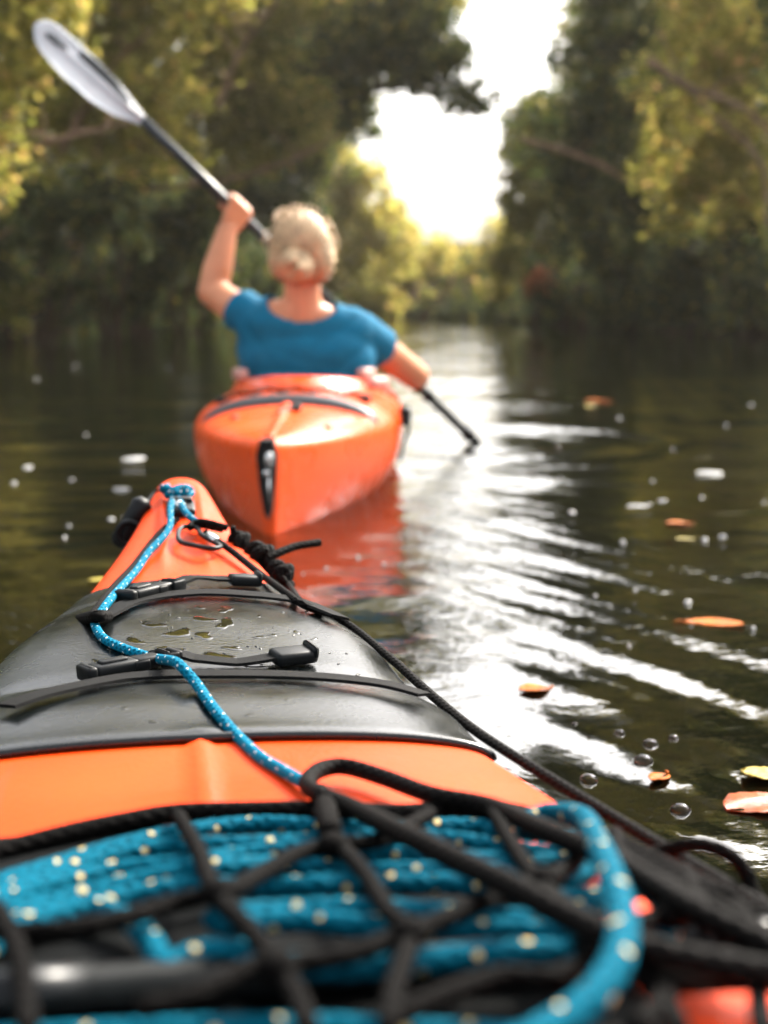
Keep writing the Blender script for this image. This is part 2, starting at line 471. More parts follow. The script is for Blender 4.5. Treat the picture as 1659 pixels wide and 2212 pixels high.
BANK_LINE = [(-8.5, -14), (-8, 0), (-7.2, 8), (-6.2, 14), (-5.2, 20), (-3.4, 26), (-1.7, 32), (-0.6, 36.5), (0.6, 37.5), (1.9, 36), (2.6, 32), (3.3, 27), (5.0, 22), (6.6, 16), (8, 8), (9, 0), (9.5, -14)]
bl = spline([(x, y, 0) for x, y in BANK_LINE], n=140)
tn = np.gradient(bl, axis=0); tn /= np.linalg.norm(tn, axis=1)[:, None]
outw = np.stack([-tn[:, 1], tn[:, 0], 0 * tn[:, 0]], 1)      # away from the water
prof = [(-0.9, -0.5), (-0.2, -0.12), (0.0, 0.05), (0.25, 0.22), (0.8, 0.38), (1.8, 0.6), (4, 1.0), (8, 1.6), (16, 2.2), (30, 3.0), (60, 3.2)]
rows = []
for d, z in prof:
    jit = (0.12 * np.sin(np.arange(140) * 1.7 + d) + 0.10 * RNG.standard_normal(140)) * min(1, 0.4 + d / 4)
    p = bl + outw * (d + jit * 0.6)[:, None]
    p[:, 2] = z + (0.05 + 0.03 * abs(d) ** 0.7) * RNG.standard_normal(140) * (1 if z > 0 else 0.3)
    rows.append(p)
R = np.stack(rows, 1)
n1, n2 = R.shape[:2]
I, J = np.meshgrid(np.arange(n1 - 1), np.arange(n2 - 1), indexing='ij')
Q = np.stack([I * n2 + J, (I + 1) * n2 + J, (I + 1) * n2 + J + 1, I * n2 + J + 1], -1).reshape(-1, 4)
link('river_bank', fast_mesh('river_bank', R.reshape(-1, 3), Q), SOIL, kind='structure')

# ------------------------------------------------------------------ trees and bushes
def leaves_arrays(centres, radii, counts, size, clump=0.35):
    """leaf-sized faces gathered in twig clumps inside each foliage mass"""
    cs = []; 
    for c, r, n in zip(centres, radii, counts):
        r = np.asarray(r) if hasattr(r, '__len__') else np.array([r, r, r])
        k = max(5, int(n / 55))
        d = RNG.standard_normal((k, 3)); d /= np.linalg.norm(d, axis=1)[:, None]
        rad = RNG.random(k) ** 0.45
        cl = d * rad[:, None] * r
        idx = RNG.integers(0, k, n)
        p = cl[idx] + RNG.standard_normal((n, 3)) * (clump * np.minimum(r.mean(), 0.75) * 0.5)
        cs.append(np.asarray(c)[None] + p)
    P = np.vstack(cs); n = len(P)
    nr = RNG.standard_normal((n, 3)); nr[:, 2] = np.abs(nr[:, 2]) + 0.5
    nr /= np.linalg.norm(nr, axis=1)[:, None]
    t = RNG.standard_normal((n, 3)); t -= nr * (t * nr).sum(1)[:, None]; t /= np.linalg.norm(t, axis=1)[:, None]
    bt = np.cross(nr, t)
    L = size * (0.6 + 0.8 * RNG.random(n))[:, None]
    W = L * 0.30
    V = np.stack([P - t * L * 0.5, P + bt * W - nr * L * 0.05, P + t * L * 0.5, P - bt * W - nr * L * 0.05], 1).reshape(-1, 3)
    return V, np.arange(4 * n).reshape(-1, 4)

def foliage(name, centres, radii, size, mat, parent, lai=4.0, clump=0.35, **k):
    counts = []
    for r in radii:
        rr = np.mean(r)
        counts.append(int(lai * math.pi * rr * rr / (size * size * 0.32)))
    V, Q = leaves_arrays(centres, radii, counts, size, clump)
    return link(name, fast_mesh(name, V, Q), mat, parent, False, **k)

def branch(mb, a, b, r0, r1, sag=0.15, n=8, wob=0.05):
    a, b = Vector(a), Vector(b)
    L = (b - a).length
    P = []
    for i in range(6):
        t = i / 5
        p = a.lerp(b, t) + Vector((random.uniform(-1, 1), random.uniform(-1, 1), 0)) * L * wob * (0 < t < 1)
        p.z += sag * L * math.sin(math.pi * t)
        P.append(p)
    Q = spline(P, n=16)
    mb.tube(Q, np.linspace(r0, r1, len(Q)), n)
    return Q

def px_mass(u, v, Y, ru, rv):
    c = on_y(u, v, Y)
    k = Y / F_PX
    return tuple(c), (ru * k, (ru + rv) * 0.5 * k, rv * k)

def tree(base, masses, mat, label, trunk_r=0.14, size=0.11, lai=5.2, top=None, bark=None, group=None, extra=None):
    bark = bark or BARK
    base = Vector((*base, 0.25))
    root = empty('tree', base, label=label, cat='tree', group=group)
    cs, rs = zip(*[px_mass(*m) for m in masses])
    mean = sum((Vector(c) for c in cs), Vector()) / len(cs)
    head = Vector((base.x * 0.6 + mean.x * 0.4, base.y * 0.7 + mean.y * 0.3, max(2.2, mean.z * 0.75)))
    mb = MB()
    tr = branch(mb, Vector((0, 0, -0.5)), head - base, trunk_r, trunk_r * 0.55, 0.03, 9, 0.05)
    mb.build('trunk', bark, root)
    ml = MB()
    for c, r in zip(cs, rs):
        k = random.randint(6, 15)
        q = branch(ml, tr[k], Vector(c) - base, trunk_r * 0.42, 0.015, 0.10, 6, 0.07)
        for _ in range(4):
            e = Vector(c) - base + Vector([random.uniform(-1, 1) * x for x in r])
            branch(ml, q[random.randint(8, 14)], e, 0.022, 0.006, 0.05, 4, 0.08)
    ml.build('limbs', bark, root)
    foliage('crown', [Vector(c) - base for c in cs], rs, size, mat, root, lai)
    for pts, r0 in (extra or []):
        me_b = MB(); Qp = spline([on_y(*p) - base for p in pts], n=24)
        me_b.tube(Qp, np.linspace(r0 * .75, r0 * 0.25, 24), 8)
        for i in (4, 7, 10, 13, 16, 18, 20):
            branch(me_b, Qp[i], Vector(Qp[i]) + Vector((random.uniform(-.4, .4), random.uniform(-.3, .3), random.uniform(-.1, .35))), r0 * 0.28, 0.005, 0.05, 5)
        me_b.build('bare_limb', BARK_PALE, root, label='pale brown bare limb')
    return root
G_L, G_R, G_F = 'trees along the left bank', 'trees along the right bank', 'trees at the far river bend'
tree((-6.6, 12.5), [(30, 40, 12.5, 170, 150), (-60, -190, 12.5, 260, 200), (-80, 300, 12.5, 130, 170), (150, -470, 13, 330, 230)], L_YELLOW_LIT,
     'nearest yellow green tree at the left edge, behind the raised paddle blade', 0.16, group=G_L,
     extra=[([(-160, 700, 13.5), (-20, 480, 13), (20, 330, 12.8), (35, 180, 12.6)], 0.07), ([(60, 320, 12.6), (190, 285, 12.4), (290, 262, 12.3)], 0.045)])
tree((-5.6, 16.0), [(230, 90, 16, 190, 170), (120, 240, 16, 150, 150), (330, 250, 16.5, 130, 130), (330, -150, 16, 260, 190), (430, -430, 17, 330, 220)], L_YELLOW_LIT,
     'yellow green tree above and right of the raised paddle blade', 0.15, group=G_L,
     extra=[([(130, 330, 15.6), (235, 150, 15.4), (300, 90, 15.3), (330, 60, 15.2)], 0.05), ([(470, 230, 15.8), (520, 110, 15.6), (600, 0, 15.5)], 0.05)])
tree((-4.6, 19.5), [(470, 90, 19, 170, 160), (560, 250, 19, 150, 120), (420, 280, 19.5, 150, 120), (600, -130, 19, 240, 180), (560, -470, 20, 330, 240)], L_OLIVE,
     'olive green tree standing above the raised hand of the paddler', 0.15, group=G_L,
     extra=[([(300, 410, 18.5), (480, 390, 18.3), (620, 350, 18.2), (740, 290, 18.1)], 0.06)])
tree((-3.9, 22.5), [(640, 180, 21, 140, 120), (745, 120, 20.5, 140, 140), (870, 90, 20, 130, 110), (960, 150, 19.7, 100, 70), (760, 250, 21, 90, 70), (1010, 215, 19.5, 70, 40), (780, -120, 21, 200, 130), (920, -20, 20, 110, 100)], L_DARK,
     'dark leaning tree reaching across the river under the sky gap', 0.17, size=0.10, lai=4.6, group=G_L)
tree((-3.3, 26.5), [(600, 370, 26, 110, 100), (690, 340, 26, 80, 70), (520, 440, 26.5, 130, 110), (640, 470, 26.5, 70, 80)], L_DARK,
     'dark low tree on the left bank directly behind the paddler', 0.13, group=G_L)
tree((-1.9, 36.8), [(740, 470, 37, 95, 110), (810, 530, 37.5, 95, 100), (700, 600, 37, 90, 90), (765, 400, 37, 75, 75), (715, 340, 37.5, 60, 70), (850, 480, 38, 60, 50)], L_YELLOW_LIT,
     'pale yellow green tree at the bend, right of the head of the paddler', 0.12, size=0.13, group=G_F)
tree((0.9, 41.5), [(905, 560, 41.5, 75, 75), (860, 610, 41, 90, 60), (960, 600, 42, 50, 60)], L_YELLOW_LIT,
     'small round tree closing the river below the bright sky gap', 0.12, size=0.13, group=G_F)
tree((2.8, 40.5), [(1040, 590, 40.5, 55, 75), (1090, 520, 40, 50, 60), (1010, 650, 41, 50, 35)], L_YELLOW_LIT,
     'sunlit yellow tree at the bend, right of the bright sky gap', 0.11, size=0.13, group=G_F)
tree((4.3, 27.5), [(1165, 440, 27, 80, 100), (1150, 300, 27, 65, 90), (1210, 560, 27, 100, 90), (1180, 250, 27, 80, 50), (1100, 540, 27.5, 45, 80), (1125, 330, 27, 50, 100), (1115, 450, 27, 40, 60)], L_OLIVE,
     'green tree edging the right side of the bright sky gap', 0.13, size=0.11, group=G_R)
tree((5.6, 22), [(1320, 120, 21.5, 140, 140), (1250, 300, 22, 140, 130), (1400, 300, 21.5, 150, 130), (1330, 450, 22, 140, 110), (1390, -130, 21, 190, 170), (1500, -420, 21, 280, 230)], L_DARK,
     'dark green tree with a drooping bare limb on the right bank', 0.16, group=G_R,
     extra=[([(1120, 300, 20.6), (1270, 345, 20.5), (1390, 410, 20.4), (1480, 462, 20.3)], 0.065)])
tree((6.4, 18), [(1560, 130, 17.5, 190, 160), (1640, 330, 17.5, 150, 150), (1500, 400, 18, 140, 120), (1590, -150, 17.5, 230, 180), (1680, -480, 17, 330, 260)], L_YELLOW_LIT,
     'yellow olive tree with pale crossing limbs at the right edge', 0.16, group=G_R,
     extra=[([(1400, 130, 16.6), (1490, 190, 16.5), (1600, 230, 16.4), (1680, 300, 16.3)], 0.07), ([(1660, 560, 16.8), (1640, 350, 16.6), (1500, 210, 16.5), (1420, 60, 16.4)], 0.05)])
tree((7.4, 12.5), [(1800, 60, 12.5, 130, 220), (1780, -300, 12.5, 260, 250), (1790, 420, 12.5, 90, 160)], L_DARK,
     'dark tree cut off by the right edge of the view', 0.15, group=G_R)

tree((-3.6, 30.5), [(560, 150, 30, 160, 150), (700, 110, 30, 150, 130), (650, 270, 30, 130, 100), (850, 50, 30, 130, 100), (930, -40, 30, 90, 90), (640, -110, 30, 220, 150), (470, 20, 30, 150, 150)], L_YELLOW_LIT,
     'tall yellow green tree filling the gaps behind the dark leaning tree', 0.16, group=G_L)
tree((5.2, 30), [(1275, 90, 30, 80, 120), (1290, 260, 30, 110, 110), (1370, -40, 30, 130, 120), (1240, 400, 30, 80, 90), (1420, 160, 30, 130, 150), (1560, 60, 30, 160, 170)], L_OLIVE,
     'tall green tree behind the dark tree of the right bank', 0.16, group=G_R)

def bush(u, v, Y, ru, rv, mat, label, group, size=0.10, lai=4.2):
    c, r = px_mass(u, v, Y, ru, rv)
    root = empty('bush', (c[0], c[1] + 0.3, 0.15), label=label, cat='bush', group=group)
    base = root.location
    mb = MB()
    for k in range(6):
        e = Vector(c) - base + Vector([random.uniform(-.75, .75) * x for x in r])
        branch(mb, Vector((random.uniform(-.15, .15), random.uniform(-.1, .1), -0.3)), e, 0.028, 0.007, 0.12, 5, 0.08)
    mb.build('stems', BARK, root)
    cs = [Vector(c) - base + Vector((random.uniform(-.5, .5) * r[0], random.uniform(-.4, .4) * r[1], random.uniform(-.5, .5) * r[2])) for _ in range(5)] + [Vector(c) - base]
    rs = [tuple(x * random.uniform(0.45, 0.65) for x in r) for _ in range(5)] + [r]
    foliage('foliage', cs, rs, size, mat, root, lai * 0.55)
    return root
GB_L, GB_R, GB_F = 'bushes under the trees on the left bank', 'bushes under the trees on the right bank', 'sunlit bushes at the river bend'
LB = iter(['tall dark bush at the left edge, below the raised paddle blade', 'dark bush left of the raised arm, straight below the paddle blade', 'dark upper bush halfway between the left edge and the raised arm',
           'dark upper bush touching the raised forearm of the paddler', 'low dark bush by the water under the middle of the left bank', 'low dark bush by the water left of the raised elbow',
           'low dark bush by the water directly behind the raised elbow', 'dark bush behind the left shoulder and head of the paddler', 'low dark bush at the water in the left corner of the bank', 'dark bush set back between the left bank bushes'])
RB = iter(['dark bush by the water beside the rust orange bush', 'dark bush under the drooping bare limb', 'low dark bush by the water under the drooping bare limb', 'tall dark bush in the middle of the right bank',
           'low dark bush by the water in the middle of the right bank', 'tall dark bush near the right edge', 'low dark bush by the water near the right edge', 'dark bush cut off by the right edge of the view'])
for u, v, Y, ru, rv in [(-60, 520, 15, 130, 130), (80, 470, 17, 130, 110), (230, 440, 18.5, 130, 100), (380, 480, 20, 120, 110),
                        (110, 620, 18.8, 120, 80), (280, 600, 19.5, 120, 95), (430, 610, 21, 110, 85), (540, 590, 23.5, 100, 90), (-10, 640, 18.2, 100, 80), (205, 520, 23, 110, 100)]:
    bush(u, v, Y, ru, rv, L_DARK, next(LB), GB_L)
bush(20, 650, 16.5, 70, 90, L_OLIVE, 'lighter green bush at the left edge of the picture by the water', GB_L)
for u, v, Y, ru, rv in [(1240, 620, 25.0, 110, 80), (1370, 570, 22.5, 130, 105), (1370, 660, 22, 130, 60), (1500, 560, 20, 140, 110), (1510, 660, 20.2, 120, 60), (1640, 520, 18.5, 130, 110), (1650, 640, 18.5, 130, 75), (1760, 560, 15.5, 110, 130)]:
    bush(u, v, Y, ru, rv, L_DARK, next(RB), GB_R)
bush(1165, 615, 24.6, 40, 32, L_BROWN, 'rust orange dead bush at the water edge on the right', GB_R, 0.09, 3)
bush(1262, 548, 23.5, 18, 22, L_YELLOW_LIT, 'tiny bright yellow bush against the dark right bank', GB_R, 0.12, 3)
for u, v, Y, ru, rv, l in [(830, 650, 36.5, 60, 40, 'yellow bush at the bend beside the right shoulder of the paddler'),
                           (1080, 610, 33, 45, 70, 'tall yellow green bush at the right side of the bend'),
                           (940, 655, 38.5, 60, 30, 'low tan bush right at the end of the water')]:
    bush(u, v, Y, ru, rv, L_YELLOW_LIT, l, GB_F, 0.12)
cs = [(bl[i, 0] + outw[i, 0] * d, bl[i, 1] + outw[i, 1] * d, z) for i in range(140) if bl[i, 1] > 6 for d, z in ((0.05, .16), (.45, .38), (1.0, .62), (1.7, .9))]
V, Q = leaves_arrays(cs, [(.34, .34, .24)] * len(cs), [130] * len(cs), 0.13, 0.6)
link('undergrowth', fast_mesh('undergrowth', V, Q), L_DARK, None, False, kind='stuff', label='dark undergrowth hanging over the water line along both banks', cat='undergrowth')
# bare root stubs and pale stems at the bend
for k, (u, v0, v1, Y, r) in enumerate([(905, 690, 610, 37.6, 0.07), (962, 690, 590, 37.8, 0.10), (1000, 685, 600, 37.3, 0.06), (1075, 700, 640, 33.5, 0.08)]):
    a, b2 = on_y(u, v0, Y), on_y(u + random.uniform(-20, 20), v1, Y)
    root = empty('tree_stump', (a.x, a.y, 0.1), label=('leftmost', 'tallest and thickest', 'third from the left', 'rightmost')[k] + ' of the pale bare stems at the water line of the bend', cat='stump', group='pale stems at the bend')
    mb = MB(); branch(mb, Vector((0, 0, -0.3)), b2 - root.location, r, r * 0.6, 0.02, 8); mb.build('stem', BARK_PALE, root)
# the wood behind both banks, too deep to tell trees apart
cs, rs = [], []
for i in range(140):
    if bl[i, 1] < 5: continue
    for d, z in ((2.4, 0.9), (2.8, 1.9), (3.4, 2.8), (4.0, 3.9), (4.6, 5.0), (5.2, 6.2), (6.0, 7.4), (6.6, 8.6)):
        p = bl[i] + outw[i] * (d + random.uniform(-.4, .8))
        u_ = 829.5 + F_PX * p[0] / p[1]
        if z > 2.3 and 700 < u_ < 1170: continue
        if z > 1.2 and 800 < u_ < 1120: continue
        cs.append((p[0], p[1], z + random.uniform(-.4, .4))); rs.append((0.8, 0.8, 0.85))
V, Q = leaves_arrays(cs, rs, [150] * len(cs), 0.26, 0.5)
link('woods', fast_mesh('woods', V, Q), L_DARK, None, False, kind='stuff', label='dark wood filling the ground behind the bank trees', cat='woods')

# ------------------------------------------------------------------ the hazy air over the river
m_, t_, b_ = new_mat('river_haze'); t_.nodes.remove(b_)
pv = N(t_, 'ShaderNodeVolumePrincipled')
pv.inputs['Color'].default_value = (1.0, 0.94, 0.78, 1)
pv.inputs['Density'].default_value = 0.0007
pv.inputs['Anisotropy'].default_value = 0.5
t_.links.new(pv.outputs[0], t_.nodes['Material Output'].inputs['Volume'])
mb = MB(); mb.box((0, 0, 6.5), (244, 244, 17))
hz = mb.build('haze', m_, None, False, kind='stuff', label='pale hazy air over the river', cat='haze')

# ------------------------------------------------------------------ kayaks
def smooth_curve(xs, ys, q, sig):
    d = np.linspace(xs[0], xs[-1], 1201); v = np.interp(d, xs, ys)
    k = int(max(1, sig / (d[1] - d[0]))); kern = np.exp(-0.5 * (np.arange(-3 * k, 3 * k + 1) / k) ** 2); kern /= kern.sum()
    vp = np.concatenate([2 * v[0] - v[1:3 * k + 1][::-1], v, 2 * v[-1] - v[-3 * k - 1:-1][::-1]])
    return np.interp(q, d, np.convolve(vp, kern, 'valid'))
class Hull:
    """deck and hull of one kayak in its own frame: x to the right, y forward along the boat"""
    def __init__(s, st, wd, zr, zg, zk, sig, n=2.3, vee=None, rib=None):
        s.st, s.wd, s.zr, s.zg, s.zk, s.sig, s.n, s.vee, s.rib = st, wd, zr, zg, zk, sig, n, vee, rib
    def at(s, q):
        f = lambda y: smooth_curve(s.st, y, q, s.sig)
        return np.maximum(f(s.wd), 0.004), f(s.zr), f(s.zg), f(s.zk)
    def deck(s, q, a, lift=0.0):
        q = np.asarray(q, float); a = np.asarray(a, float)
        W, R, G, K = s.at(q)
        sn, cs = np.sin(a), np.cos(a)
        x = (W + lift) * np.sign(sn) * np.abs(sn) ** (2 / s.n)
        z = G + (R - G + lift) * np.abs(cs) ** (2 / s.n)
        if s.rib is not None: z = z + s.rib(x, q)
        return np.stack(np.broadcast_arrays(x, q, z), -1)
    def deck_x(s, q, x, lift=0.0):
        W, R, G, K = s.at(np.asarray(q, float))
        sn = np.clip(np.abs(x) / (W + lift), 0, 1) ** (s.n / 2)
        return s.deck(q, np.sign(x) * np.arcsin(sn), lift)
    def hull_mesh(s, name, q, hole=None, na=61, nh=25):
        # angles spaced so that the ridge is finely sampled
        u = np.linspace(-1, 1, na); a = np.sign(u) * (np.abs(u) ** 1.25) * math.pi / 2
        D = s.deck(q[:, None], a[None, :])
        W, R, G, K = s.at(q)
        b = np.linspace(0, math.pi, nh + 2)[1:-1]
        e = np.ones_like(q) * 0.8 if s.vee is None else np.interp(q, *s.vee)
        hx = W[:, None] * np.sign(np.cos(b))[None] * np.abs(np.cos(b))[None] ** e[:, None]
        hz = G[:, None] - (G - K)[:, None] * np.sin(b)[None] ** 0.9
        H = np.stack([hx, np.repeat(q[:, None], nh, 1), hz], -1)
        ring = np.concatenate([D, H], 1); n = ring.shape[1]
        V = ring.reshape(-1, 3)
        F = []
        for i in range(len(q) - 1):
            for j in range(n):
                if hole is not None and j < na - 1:
                    c = (ring[i, j] + ring[i + 1, j + 1]) / 2
                    if hole(c[0], c[1]): continue
                j2 = (j + 1) % n
                F.append((i * n + j, i * n + j2, (i + 1) * n + j2, (i + 1) * n + j))
        F.append(tuple(range(n))[::-1]); F.append(tuple(range(len(V) - n, len(V))))
        me = bpy.data.meshes.new(name); me.from_pydata(V.tolist(), [], F); me.update()
        return me

# ---- the near kayak
TH = math.radians(8.6)
near = empty('kayak', (0.017, 0, 0), TH, label='near orange kayak seen from its cockpit, black hatch cover and bow ahead', cat='kayak', group='orange kayaks')
NEAR_M = Matrix.Translation((0.017, 0, 0)) @ Matrix.Rotation(TH, 4, 'Z')
def near_rib(x, q):
    z = 0.0035 * np.exp(-(x / 0.0052) ** 4) * np.clip((0.88 - q) / 0.02, 0, 1)
    # shallow moulded flutes at the bow
    f = np.clip((q - 1.37) / 0.06, 0, 1) * np.clip((1.74 - q) / 0.08, 0, 1)
    z = z + f * (0.0028 * np.exp(-((np.abs(x) - 0.022) / 0.005) ** 2) - 0.0018 * np.exp(-(x / 0.012) ** 4))
    return z
NH = Hull([-2.7, -2.4, -1.6, -0.9, -0.2, .3, .5, .6, .72, .855, .9, 1.01, 1.1, 1.2, 1.36, 1.5, 1.6, 1.7, 1.77, 1.80],
          [.02, .08, .20, .285, .29, .265, .245, .229, .205, .179, .171, .157, .146, .128, .096, .067, .051, .039, .032, .023],
          [.24, .235, .215, .24, .25, .235, .222, .215, .211, .205, .203, .2005, .202, .204, .209, .227, .239, .252, .259, .252],
          [.21, .20, .18, .20, .21, .205, .197, .192, .189, .184, .182, .179, .181, .183, .186, .203, .214, .226, .232, .236],
          [.12, -.02, -.09, -.10, -.10, -.10, -.10, -.10, -.10, -.10, -.10, -.098, -.095, -.09, -.075, -.05, -.01, .07, .15, .20],
          0.028, 2.25, rib=near_rib)
def near_hole(x, y): return (x / 0.225) ** 2 + ((y + 0.60) / 0.44) ** 2 < 1
q = np.concatenate([np.linspace(-2.7, 0.3, 60, endpoint=False), np.linspace(0.3, 1.80, 130)])
link('hull', NH.hull_mesh('hull', q, near_hole, na=81), ORANGE, near)
mb = MB(); ca = np.linspace(0, 2 * math.pi, 90, endpoint=False)
rim = NH.deck_x(-0.60 + 0.445 * np.cos(ca), 0.229 * np.sin(ca), 0.012)
mb.tube(rim, 0.014, 10, closed=True); mb.build('coaming', BUCKLE, near)
mb = MB(); mb.box((0, -0.75, -0.02), (0.36, 0.40, 0.06), bev=0.02); mb.box((0, -0.98, 0.10), (0.34, 0.05, 0.22), bev=0.02); mb.build('seat', BAG_CLOTH, near)

# black hatch cover over the foredeck, with rolled edges
S0, S1 = 0.857, 1.352
hq = np.linspace(S0, S1, 72)
ha = np.linspace(-1.0, 1.0, 61) * math.pi / 2
f = (hq - S0) / (S1 - S0)
prof = 0.0045 + 0.006 * np.exp(-((f - 0.17) / 0.10) ** 2) + 0.007 * np.exp(-((f - 0.62) / 0.2) ** 2) - 0.003 * np.exp(-((f - 0.33) / 0.03) ** 2)
prof *= np.clip(np.minimum(f, 1 - f) / 0.02, 0, 1) ** 0.5
top = NH.deck(hq[:, None], ha[None, :], prof[:, None])
sk = []
for sgn, row in ((-1, top[:, 0]), (1, top[:, -1])):
    ext = row.copy(); ext[:, 2] -= 0.035; ext[:, 0] += sgn * 0.001; sk.append(ext)
grid = np.concatenate([sk[0][:, None], top, sk[1][:, None]], 1)
n1, n2 = grid.shape[:2]
I, J = np.meshgrid(np.arange(n1 - 1), np.arange(n2 - 1), indexing='ij')
Qf = np.stack([I * n2 + J, I * n2 + J + 1, (I + 1) * n2 + J + 1, (I + 1) * n2 + J], -1).reshape(-1, 4)
hatch_o = link('hatch_cover', fast_mesh('hatch_cover', grid.reshape(-1, 3), Qf), BLACK_COVER, near)
def hatch_lift(s_):
    return float(np.interp(s_, hq, prof, left=0, right=0))
# surface used for laying cords and straps on the deck
dm_q = np.linspace(0.25, 1.80, 160); dm_a = np.linspace(-1, 1, 101) * math.pi / 2
dl = np.interp(dm_q, hq, prof, left=0, right=0)
DG = NH.deck(dm_q[:, None], dm_a[None, :], dl[:, None])
DV = [NEAR_M @ Vector(p) for p in DG.reshape(-1, 3)]
I, J = np.meshgrid(np.arange(159), np.arange(100), indexing='ij')
DF = np.stack([I * 101 + J, I * 101 + J + 1, (I + 1) * 101 + J + 1, (I + 1) * 101 + J], -1).reshape(-1, 4)
DECK_BVH = BVHTree.FromPolygons(DV, [tuple(int(i) for i in f) for f in DF])
def deck_hit(u, v, lift):
    h, nrm, i, d = DECK_BVH.ray_cast(EYE, ray(u, v).normalized())
    if h is None: return None
    if nrm.z < 0: nrm = -nrm
    return h + nrm * lift
def on_deck(u, v, lift=0.004):
    return aimed(deck_hit, u, v, lift)
NEAR_I = NEAR_M.inverted()
def strap_mesh(name, pts_su, width, thick=0.0022, lift=0.004, parent=near, mat=WEBBING):
    """flat webbing over the deck through (s, x) positions in the boat's frame"""
    P = spline([(x, s_, 0) for s_, x in pts_su], n=60)
    base = np.array([NH.deck_x(p[1], p[0], 0) for p in P])
    lf = np.array([hatch_lift(p[1]) for p in P]) + (np.asarray(lift) if np.isscalar(lift) else np.interp(np.linspace(0, 1, 60), *lift))
    T = np.gradient(base, axis=0); T /= np.linalg.norm(T, axis=1)[:, None]
    eps = 0.004
    nx = []
    for p in P:
        a = NH.deck_x(p[1], p[0] + eps, 0) - NH.deck_x(p[1], p[0] - eps, 0)
        c = NH.deck_x(p[1] + eps, p[0], 0) - NH.deck_x(p[1] - eps, p[0], 0)
        m = np.cross(a, c); nx.append(m / np.linalg.norm(m))
    nx = np.array(nx); side = np.cross(nx, T)
    ctr = base + nx * lf[:, None]
    mbv, mbf = [], []
    for i in range(60):
        for a, b_ in ((-.5, 0), (-.46, 1), (.46, 1), (.5, 0)):
            mbv.append(ctr[i] + side[i] * a * width + nx[i] * b_ * thick)
    for i in range(59):
        for j in range(4):
            j2 = (j + 1) % 4
            mbf.append((i * 4 + j, i * 4 + j2, (i + 1) * 4 + j2, (i + 1) * 4 + j))
    mbf += [(3, 2, 1, 0), tuple(59 * 4 + j for j in range(4))]
    m = MB(); m.add(mbv, mbf)
    return m.build(name, mat, parent, smooth=False), ctr, T, nx
def su(u, v):
    p = on_deck(u, v, 0)
    q_ = NEAR_I @ p
    return (q_.y, q_.x)
def frame(T, nrm):
    T = Vector(T).normalized(); Z = Vector(nrm).normalized(); Y = Z.cross(T).normalized(); Z = T.cross(Y)
    return Matrix((T, Y, Z)).transposed()
def local_at(u, v, lift):
    h, nrm, i, d = DECK_BVH.ray_cast(EYE, ray(u, v).normalized())
    if nrm.z < 0: nrm = -nrm
    return NEAR_I @ (h + nrm * lift), (NEAR_I.to_3x3() @ nrm)
def side_buckle(p0, p1, wd, strap):
    """side release buckle lying between two pixels of the deck"""
    a, na = local_at(*p0, 0.008); b_, nb = local_at(*p1, 0.008)
    T = (b_ - a); L = T.length; M = frame(T, na + nb); c = (a + b_) / 2
    X = lambda t, y=0, z=0: c + M @ Vector((t * L, y, z))
    m = MB()
    m.box(X(-0.15), (L * 0.42, wd, 0.010), M, 0.003)
    m.box(X(-0.40), (L * 0.10, wd * 1.08, 0.011), M, 0.0025)
    m.box(X(-0.15, 0, 0.005), (L * 0.26, wd * 0.45, 0.004), M, 0.0015)
    o = m.build('buckle', BUCKLE, strap)
    m = MB()
    m.box(X(0.17, 0), (L * 0.26, wd * 0.80, 0.009), M, 0.003)
    for s_ in (-1, 1): m.box(X(0.08, s_ * wd * 0.46), (L * 0.16, wd * 0.16, 0.008), M, 0.002)
    m.box(X(0.36, wd * 0.44), (L * 0.20, wd * 0.16, 0.010), M, 0.002); m.box(X(0.36, -wd * 0.44), (L * 0.20, wd * 0.16, 0.010), M, 0.002)
    m.box(X(0.46), (L * 0.06, wd, 0.010), M, 0.002); m.box(X(0.35, 0, 0.003), (L * 0.05, wd * 0.9, 0.006), M, 0.002)
    m.build('buckle_prongs', BUCKLE, strap)
    m = MB(); m.tube([X(-0.40, -wd * 0.44, 0.004), X(-0.40, wd * 0.44, 0.004)], 0.0022, 8); m.build('buckle_bar', BUCKLE, strap)
def strap_clip(p0, p1, wd, strap):
    a, na = local_at(*p0, 0.007); b_, nb = local_at(*p1, 0.007)
    T = (b_ - a); L = T.length; M = frame(T, na + nb); c = (a + b_) / 2
    m = MB()
    m.box(c, (L, wd, 0.010), M, 0.0035); m.box(c + M @ Vector((L * 0.42, 0, 0.003)), (L * 0.16, wd * 1.05, 0.010), M, 0.003)
    m.build('strap_clip', BUCKLE, strap)
# front strap (two turns of webbing), buckle left, loose tail with end clip
st1, *_ = strap_mesh('front_strap', [su(222, 1345), su(300, 1308), su(420, 1291), su(540, 1296), su(640, 1312), su(722, 1348)], 0.020, lift=0.0035)
side_buckle((262, 1312), (386, 1279), 0.021, st1)
strap_mesh('strap_tail', [su(380, 1281), su(425, 1270), su(470, 1266), su(512, 1268)], 0.017, lift=([0, .3, .7, 1], [.008, .010, .006, .006]), parent=near)
strap_clip((495, 1268), (560, 1270), 0.019, st1)
# rear strap
st2, *_ = strap_mesh('rear_strap', [su(20, 1545), su(140, 1505), su(300, 1474), su(480, 1470), su(640, 1474), su(800, 1492), su(905, 1522)], 0.019, lift=0.0035)
side_buckle((168, 1484), (385, 1437), 0.022, st2)
strap_mesh('strap_tail', [su(375, 1440), su(440, 1443), su(520, 1445), su(600, 1438)], 0.017, lift=([0, .2, .6, 1], [.010, .006, .004, .006]), parent=near)
strap_clip((588, 1440), (675, 1430), 0.019, st2)
